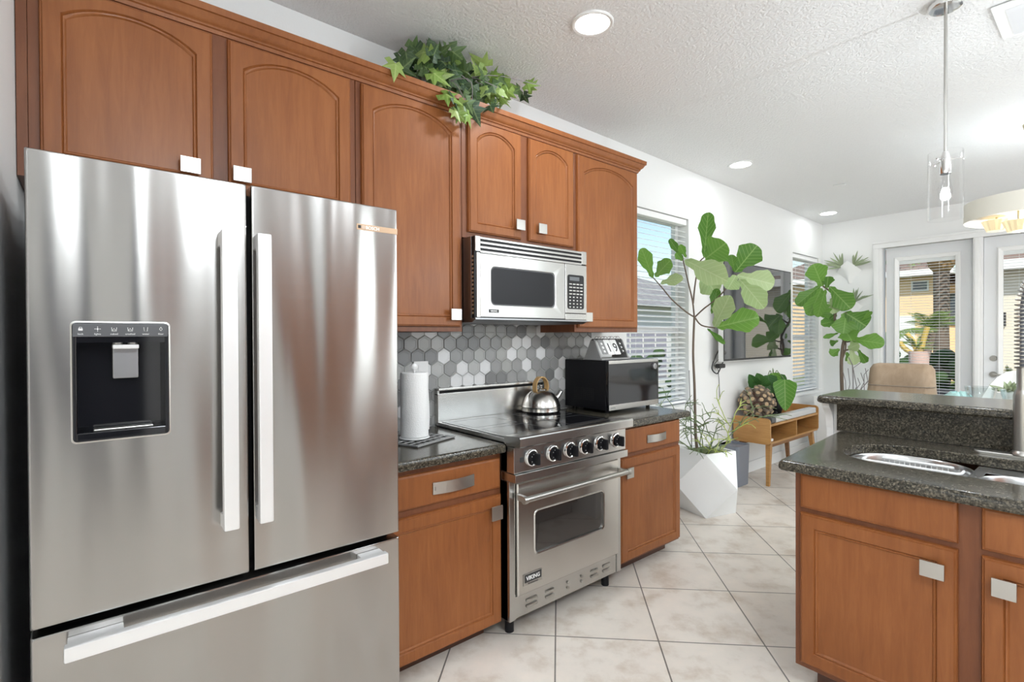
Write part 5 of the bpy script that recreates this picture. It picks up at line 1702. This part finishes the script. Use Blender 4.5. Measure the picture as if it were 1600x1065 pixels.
# ================================================================== DINING CORNER
ch = thing('lounge_chair', 'tan leather swivel chair seen over the raised bar', 'chair', (-1.09, 4.62, 0))
def LZ(w, d, z, y, r): return [(p[0], y + p[1], z) for p in rr(-w, w, -d, d, r, 5)]
b = B(); b.loft([LZ(.22, .06, .44, .20, .05), LZ(.245, .085, .52, .21, .07), LZ(.245, .09, .75, .25, .075), LZ(.225, .085, .92, .29, .07), LZ(.215, .095, .98, .30, .075), LZ(.21, .10, 1.06, .315, .08), LZ(.205, .085, 1.13, .325, .07), LZ(.185, .055, 1.165, .33, .045), LZ(.15, .02, 1.175, .33, .018)])
part('backrest', b, M['tan'], ch, local=True)
b = B(); b.loft([LZ(.213, .1015, 1.000, .303, .07), LZ(.214, .1035, 1.004, .304, .07), LZ(.213, .1015, 1.008, .305, .07)]); part('seam', b, M['drift'], ch, local=True)
b = B(); b.loft([LZ(.24, .23, .36, 0, .08), LZ(.26, .25, .40, 0, .09), LZ(.26, .25, .46, 0, .09), LZ(.23, .22, .49, 0, .08)]); part('seat', b, M['tan'], ch, local=True)
for s in (-1, 1):
    b = B(); b.tube([(s * .29, -.18, .60), (s * .30, 0, .62), (s * .29, .22, .64)], [.03, .035, .03], 10); b.tube([(s * .29, 0, .60), (s * .24, 0, .40)], .018, 8); part('armrest', b, M['tan'], ch, local=True)
b = B(); b.cyl((0, 0, .07), (0, 0, .37), .03, 16); part('column', b, M['ink'], ch, local=True)
for k in range(5):
    a = k * 2 * math.pi / 5
    b = B(); b.tube([(0, 0, .09), (.27 * math.cos(a), .27 * math.sin(a), .035)], [.025, .02], 8); b.cyl((.27 * math.cos(a), .27 * math.sin(a), .0), (.27 * math.cos(a), .27 * math.sin(a), .035), .02, 10); part('base_arm', b, M['walnut'], ch, local=True)
ch.rotation_euler.z = math.radians(6)

tb = thing('dining_table', 'round pale dining table behind the raised bar', 'table', (-.42, 5.18, 0))
b = B(); b.lathe((-.42, 5.18, .855), [(.50, 0), (.52, .006), (.52, .024), (.505, .03)], 56); part('tabletop', b, M['table'], tb)
b = B(); b.lathe((-.42, 5.18, .03), [(.05, 0), (.04, .2), (.045, .7), (.09, .824)], 24); part('pedestal', b, M['walnut'], tb)
b = B(); b.lathe((-.42, 5.18, 0), [(.30, .0005), (.30, .015), (.08, .04)], 36); part('base', b, M['walnut'], tb)

rnd = random.Random(21)
b = B(); n = 26; R = []
for r_, z_ in ((.10, .001), (.098, .02), (.085, .045), (.05, .072), (.012, .078)):
    R.append([(-.80 + (r_ * (1 + rnd.uniform(-.10, .10))) * math.cos(2 * math.pi * k / n), 5.05 + r_ * (1 + rnd.uniform(-.2, .2)) * math.sin(2 * math.pi * k / n), .8856 + z_ * (1 + rnd.uniform(-.2, .2)) + (.0 if z_ > .01 else 0)) for k in range(n)])
b.loft(R); solo('table_cloth', b, M['teal'], 'crumpled pale teal cloth on the left side of the dining table', 'cloth')

def bowl_glass(x, y, s, label, filled):
    t = thing('glass_bowl', label, 'bowl', (x, y, .8855), 'clear glass bowls on the dining table')
    b = B(); n = 40; rings = []
    for r_, z_ in ((.05, .001), (.062, .012), (.085, .06), (.095, .12), (.102, .165), (.098, .165), (.091, .12), (.08, .06), (.055, .016)):
        rings.append([(x + s * r_ * (1 + .035 * math.sin(8 * 2 * math.pi * k / n) * (z_ > .05)) * math.cos(2 * math.pi * k / n), y + s * r_ * (1 + .035 * math.sin(8 * 2 * math.pi * k / n) * (z_ > .05)) * math.sin(2 * math.pi * k / n), .8856 + s * z_) for k in range(n)])
    b.loft(rings); part('glass', b, M['bowl_glass'], t)
    return t
bowl_glass(-.655, 4.92, .85, 'empty clear glass bowl beside the teal cloth on the dining table', False)
bowl_glass(-.472, 4.92, .80, 'clear glass bowl below the faucet side, in front of the white chair', True)
t = thing('succulent_arrangement', 'grey green succulents heaped behind the glass bowls on the dining table', 'plant', (-.535, 5.18, .8855))
b = B(); b.lathe((-.535, 5.18, .8857), [(.07, 0), (.085, .05), (.08, .09), (.02, .10)], 20); part('pot', b, M['card'], t)
rnd = random.Random(4)
for k in range(34):
    a = rnd.uniform(0, 6.28); e = rnd.uniform(.1, 1.3)
    p0 = Vector((-.535, 5.18, .97))
    place_leaf(t, LEAF['lance'][0], p0, p0 + Vector((math.cos(a) * math.cos(e), math.sin(a) * math.cos(e), math.sin(e) * .8)) * rnd.uniform(.08, .13), .035, Vector((rnd.uniform(-1, 1), -1, 1)))

wc = thing('dining_chair', 'white moulded shell dining chair at the far side of the dining table', 'chair', (-.60, 5.92, 0))
b = B(); R = []
for k in range(15):
    v = k / 14; a = math.radians(-95 + 190 * v)
    row = []
    for j in range(9):
        h_ = j / 8
        top_z = .62 + (.47 * math.cos(a * .78) ** 2)
        r_ = .21 + .03 * h_
        row.append((r_ * math.sin(a), r_ * math.cos(a) * .95, .46 + (top_z - .46) * h_))
    row += [(x_ * .95, y_ * .95, z_) for x_, y_, z_ in row[::-1]]
    R.append(row)
b.loft(R); part('shell_back', b, M['white'], wc, local=True)
b = B(); b.lathe((0, 0, .42), [(.10, 0), (.20, .02), (.215, .045), (.19, .06)], 32); part('seat', b, M['white'], wc, local=True)
b = B(); b.lathe((0, 0, 0), [(.22, .0005), (.21, .012), (.05, .04), (.03, .15), (.035, .35), (.10, .425)], 32); part('pedestal', b, M['white'], wc, local=True)

# ================================================================== OUTSIDE
M['lawn'] = flat('lawn', (0.10, 0.16, 0.035), 0.9)
M['paver'] = wall_paint('paver', (0.36, 0.33, 0.30), 0.3, 12, 0.9)
M['peach'] = flat('peach_stucco', (0.78, 0.56, 0.34), 0.85)
M['creamwall'] = flat('cream_stucco', (0.72, 0.66, 0.54), 0.85)
M['fascia'] = flat('white_fascia', (0.75, 0.75, 0.74), 0.6)
M['hedge'] = flat('hedge_green', (0.03, 0.07, 0.018), 0.9)
M['palm'] = flat('palm_frond', (0.16, 0.24, 0.06), 0.6)
M['palm_dry'] = flat('palm_dry', (0.36, 0.22, 0.10), 0.8)
M['terra'] = flat('pink_clay', (0.62, 0.44, 0.38), 0.8)
M['yellow'] = flat('yellow_cactus', (0.55, 0.40, 0.10), 0.7)
M['win_dark'] = flat('dark_window', (0.05, 0.07, 0.10), 0.1, spec=0.8)
def shingle(name, c0, c1):
    m, nt, p = new_mat(name)
    v = coords(nt, (1, 1, 1))
    f = noise(nt, v, 7, 3, .6)
    br = N(nt, 'ShaderNodeTexBrick'); br.inputs['Scale'].default_value = 1.0; br.inputs['Brick Width'].default_value = .33; br.inputs['Row Height'].default_value = .17; br.inputs['Mortar Size'].default_value = .012
    br.inputs['Color1'].default_value = (*c0, 1); br.inputs['Color2'].default_value = (*c1, 1); br.inputs['Mortar'].default_value = (c0[0] * .4, c0[1] * .4, c0[2] * .4, 1)
    nt.links.new(v, br.inputs['Vector']); nt.links.new(br.outputs['Color'], p.inputs['Base Color']); p.inputs['Roughness'].default_value = .9
    return m
M['shingle'] = shingle('brown_shingle', (0.17, 0.12, 0.10), (0.24, 0.17, 0.14))
M['shingle_grey'] = shingle('grey_shingle', (0.25, 0.24, 0.24), (0.34, 0.33, 0.33))

b = B(); b.box(-30, 20, YB + .17, 60, -.30, -.10); b.box(-30, XW - .17, -20, YB + .17, -.30, -.10)
struct('ground', b, M['lawn'])
b = B(); b.box(-5, 4, YB + .165, 12.6, -.10, -.04); struct('patio', b, M['paver'])

def hip(b, x0, x1, y0, y1, z0, h_, ov=.5):
    x0 -= ov; x1 += ov; y0 -= ov; y1 += ov
    d_ = min(x1 - x0, y1 - y0) / 2
    if x1 - x0 > y1 - y0:
        rg = [(x0 + d_, (y0 + y1) / 2, z0 + h_), (x1 - d_, (y0 + y1) / 2, z0 + h_)]
    else:
        rg = [((x0 + x1) / 2, y0 + d_, z0 + h_), ((x0 + x1) / 2, y1 - d_, z0 + h_)]
    c = [(x0, y0, z0), (x1, y0, z0), (x1, y1, z0), (x0, y1, z0)]
    if x1 - x0 > y1 - y0:
        b.face([c[0], c[1], rg[1], rg[0]]); b.face([c[1], c[2], rg[1]]); b.face([c[2], c[3], rg[0], rg[1]]); b.face([c[3], c[0], rg[0]])
    else:
        b.face([c[0], c[1], rg[0]]); b.face([c[1], c[2], rg[1], rg[0]]); b.face([c[2], c[3], rg[1]]); b.face([c[3], c[0], rg[0], rg[1]])
    b.face(c[::-1])

hs = thing('house', 'two-storey peach house with brown hip roof seen through the left glazed door', 'house', (-6.2, 23, -.1))
b = B(); b.box(-9.0, -3.72, 20, 26, -.1, 3.30); b.box(-3.73, -2.2, 21.6, 26, -.1, 3.05); part('walls', b, M['peach'], hs, smooth=False)
b = B(); hip(b, -9.0, -3.72, 20, 26, 3.34, 1.55); part('roof', b, M['shingle'], hs, smooth=False)
b = B(); hip(b, -3.9, -2.2, 21.6, 26, 3.05, .6, .35); part('roof', b, M['shingle'], hs, smooth=False)
b = B(); b.box(-9.5, -3.22, 19.49, 19.53, 3.22, 3.40); b.box(-3.24, -3.2, 19.5, 26.5, 3.22, 3.40); part('fascia', b, M['fascia'], hs, smooth=False)
for xa, xb, za, zb in ((-4.25, -3.90, 2.80, 3.06),):
    b = B(); b.box(xa - .04, xb + .04, 19.96, 20.0, za - .04, zb + .04); w_ = part('window_frame', b, M['fascia'], hs, smooth=False)
    b = B(); b.box(xa, xb, 19.95, 19.965, za, zb); part('pane', b, M['win_dark'], w_, smooth=False)
b = B(); b.box(-3.62, -3.38, 21.55, 21.6, 1.7, 2.75); part('window', b, M['win_dark'], hs, smooth=False)
b = B(); b.box(-4.6, -4.2, 19.95, 20.0, .3, 2.0); part('window', b, M['fascia'], hs, smooth=False)

wg = thing('house', 'cream stucco house wing with shingled roof seen through the right glazed door', 'house', (1.1, 12.6, -.1))
b = B(); b.box(-1.42, 3.5, 12.2, 13.0, -.1, 2.56); part('walls', b, M['creamwall'], wg, smooth=False)
b = B(); hip(b, -1.42, 3.5, 12.2, 13.0, 2.60, .62, .35); part('roof', b, M['shingle'], wg, smooth=False)
b = B(); b.box(-1.78, 3.86, 11.83, 11.86, 2.50, 2.66); part('fascia', b, M['fascia'], wg, smooth=False)
b = B(); b.box(-1.40, -1.30, 12.10, 12.2, 1.55, 1.78); part('wall_lantern', b, M['ink'], wg, smooth=False)

nb = thing('house', 'neighbouring house with grey shingled roof seen through the slats of the nearest window', 'house', (-11, 10, -.1))
b = B(); b.box(-14, -7.4, 4, 16, -.1, 2.15); part('walls', b, M['fascia'], nb, smooth=False)
b = B(); hip(b, -14, -7.4, 4, 16, 2.12, 1.45, .40); part('roof', b, M['shingle_grey'], nb, smooth=False)
M['garage'] = flat('mauve_grille_window', (0.33, 0.32, 0.40), 0.4)
b = B(); b.box(-7.42, -7.36, 8.2, 11.2, .35, 1.50); w_ = part('window', b, M['garage'], nb, smooth=False)
for k in range(7):
    yy = 8.2 + k * .5
    b = B(); b.box(-7.37, -7.345, yy - .012, yy + .012, .35, 1.50); part('mullion', b, M['fascia'], w_, smooth=False)

NJ = 16
def fronds(parent, c, n, L, droop, mat, seed, name='frond', wid=.16, up_=(.0, 1.1)):
    rnd = random.Random(seed)
    for k in range(n):
        az = 2 * math.pi * k / n + rnd.uniform(-.2, .2); el = rnd.uniform(*up_)
        d_ = Vector((math.cos(az) * math.cos(el), math.sin(az) * math.cos(el), math.sin(el)))
        b = B(); P = []
        for j in range(NJ + 1):
            s = j / NJ
            P.append(Vector(c) + d_ * L * s + Vector((0, 0, -droop * L * s * s)))
        side = d_.cross(Vector((0, 0, 1))).normalized()
        for j in range(1, NJ + 1):
            w_ = wid * math.sin(math.pi * min(1, j / NJ * .92 + .06))
            for sg in (-1, 1):
                q = P[j]; a0 = q; a1 = q + side * sg * w_ + (P[j] - P[j - 1]) * .7 + Vector((0, 0, -.25 * w_)); wv = (P[j] - P[j - 1]) * .32
                b.loft([[a0 - wv, a0 + wv, a0 + wv + Vector((0, 0, .004)), a0 - wv + Vector((0, 0, .004))], [a1 - wv * .2, a1 + wv * .2, a1 + wv * .2 + Vector((0, 0, .003)), a1 - wv * .2 + Vector((0, 0, .003))]])
        b.tube(P, [.012 * (1 - .8 * j / NJ) for j in range(NJ + 1)], 5)
        part(name, b, mat, parent)
pm = thing('palm_tree', 'tall palm tree with rough brown trunk in front of the peach house', 'tree', (-2.67, 15, -.1))
b = B(); b.tube([(-2.66, 15, -.1), (-2.67, 15, 1.5), (-2.67, 15, 2.9)], [.17, .14, .15], 14); part('trunk', b, M['bark'], pm)
b = B(); b.lathe((-2.67, 15, 2.85), [(.15, 0), (.24, .12), (.27, .25), (.16, .42)], 14); part('crown_base', b, M['palm_dry'], pm)
fronds(pm, (-2.67, 15, 3.35), 14, 1.5, .35, M['palm'], 3, up_=(-.05, 1.0), wid=.26)

pp = thing('patio_planter', 'pink clay planter with spiky yellow cactus on the patio outside the left glazed door', 'potted plant', (-1.95, 9.5, -.04))
b = B(); b.lathe((-1.95, 9.5, -.04), [(.09, .001), (.125, 1.2), (.115, 1.2), (.11, 1.12)], 28, True, False); part('planter', b, M['terra'], pp)
b = B(); b.lathe((-1.95, 9.5, 1.085), [(.112, 0), (.112, .005)], 20); part('soil', b, M['soil'], pp)
for k, pts in enumerate(([(-1.95, 9.5, 1.08), (-2.02, 9.5, 1.3), (-2.10, 9.5, 1.42)], [(-1.93, 9.5, 1.08), (-1.90, 9.5, 1.3), (-1.85, 9.5, 1.52)], [(-1.97, 9.48, 1.08), (-2.12, 9.48, 1.2), (-2.18, 9.48, 1.3)])):
    b = B(); b.tube(bez(pts), .035, 8); part('cactus_arm', b, M['yellow'], pp)
fronds(pp, (-1.98, 9.5, 1.2), 12, .30, .2, M['palm'], 12, 'spike', .03, (.1, 1.2))
cy = thing('cycad', 'leafy cycad with arching green fronds behind the patio planter', 'tree', (-2.25, 11.2, -.1))
b = B(); b.tube([(-2.2, 11.2, -.1), (-2.28, 11.2, .8), (-2.15, 11.2, 1.45)], [.10, .09, .10], 10); part('trunk', b, M['bark'], cy)
fronds(cy, (-2.15, 11.2, 1.48), 18, .70, .45, M['palm'], 5, up_=(.1, 1.2))
cy = thing('cycad', 'shorter cycad with arching fronds at the left edge of the glazed door', 'tree', (-3.10, 12.4, -.1))
b = B(); b.tube([(-3.10, 12.4, -.1), (-3.07, 12.4, 1.2)], [.09, .08], 10); part('trunk', b, M['bark'], cy)
fronds(cy, (-3.07, 12.4, 1.22), 16, .5, .35, M['palm'], 6, up_=(.1, 1.2))
def bushy(name, label, x0, x1, y0, y1, z1, seed):
    rnd = random.Random(seed); b = B()
    nx = max(3, int((x1 - x0) / .22))
    for k in range(nx * 5):
        b.sphere((rnd.uniform(x0, x1), rnd.uniform(y0, y1), rnd.uniform(0, z1 - .12)), rnd.uniform(.14, .24), 7, (1, 1, .8))
    o = solo(name, b, M['hedge'], label, 'hedge', kind='stuff', smooth=False)
bushy('hedge', 'dark green clipped hedge between patio and peach house', -4.6, -1.7, 13.3, 14.0, 1.10, 4)
bushy('hedge', 'green shrubs along the neighbouring house outside the nearest window', -7.2, -6.5, 8.6, 13, 1.15, 7)
pt = thing('patio_table', 'dark low patio table outside the left glazed door', 'table', (-1.5, 9.0, -.04))
b = B(); b.box(-1.95, -1.15, 8.6, 9.3, .60, .64, .01); part('tabletop', b, M['grey_panel'], pt)
for xx in (-1.9, -1.2):
    for yy in (8.65, 9.25):
        b = B(); b.box(xx - .02, xx + .02, yy - .02, yy + .02, -.0395, .601); part('leg', b, M['grey_panel'], pt)
sp = thing('succulent_pot', 'small potted succulent outside the right glazed door', 'potted plant', (-.86, 8.5, -.04))
b = B(); b.lathe((-.86, 8.5, -.04), [(.10, .001), (.13, .85), (.12, .85), (.11, .8)], 20, True, True); part('pot', b, M['bark'], sp)
fronds(sp, (-.86, 8.5, .80), 12, .26, .1, M['palm'], 15, 'leaf', .05, (.3, 1.3))
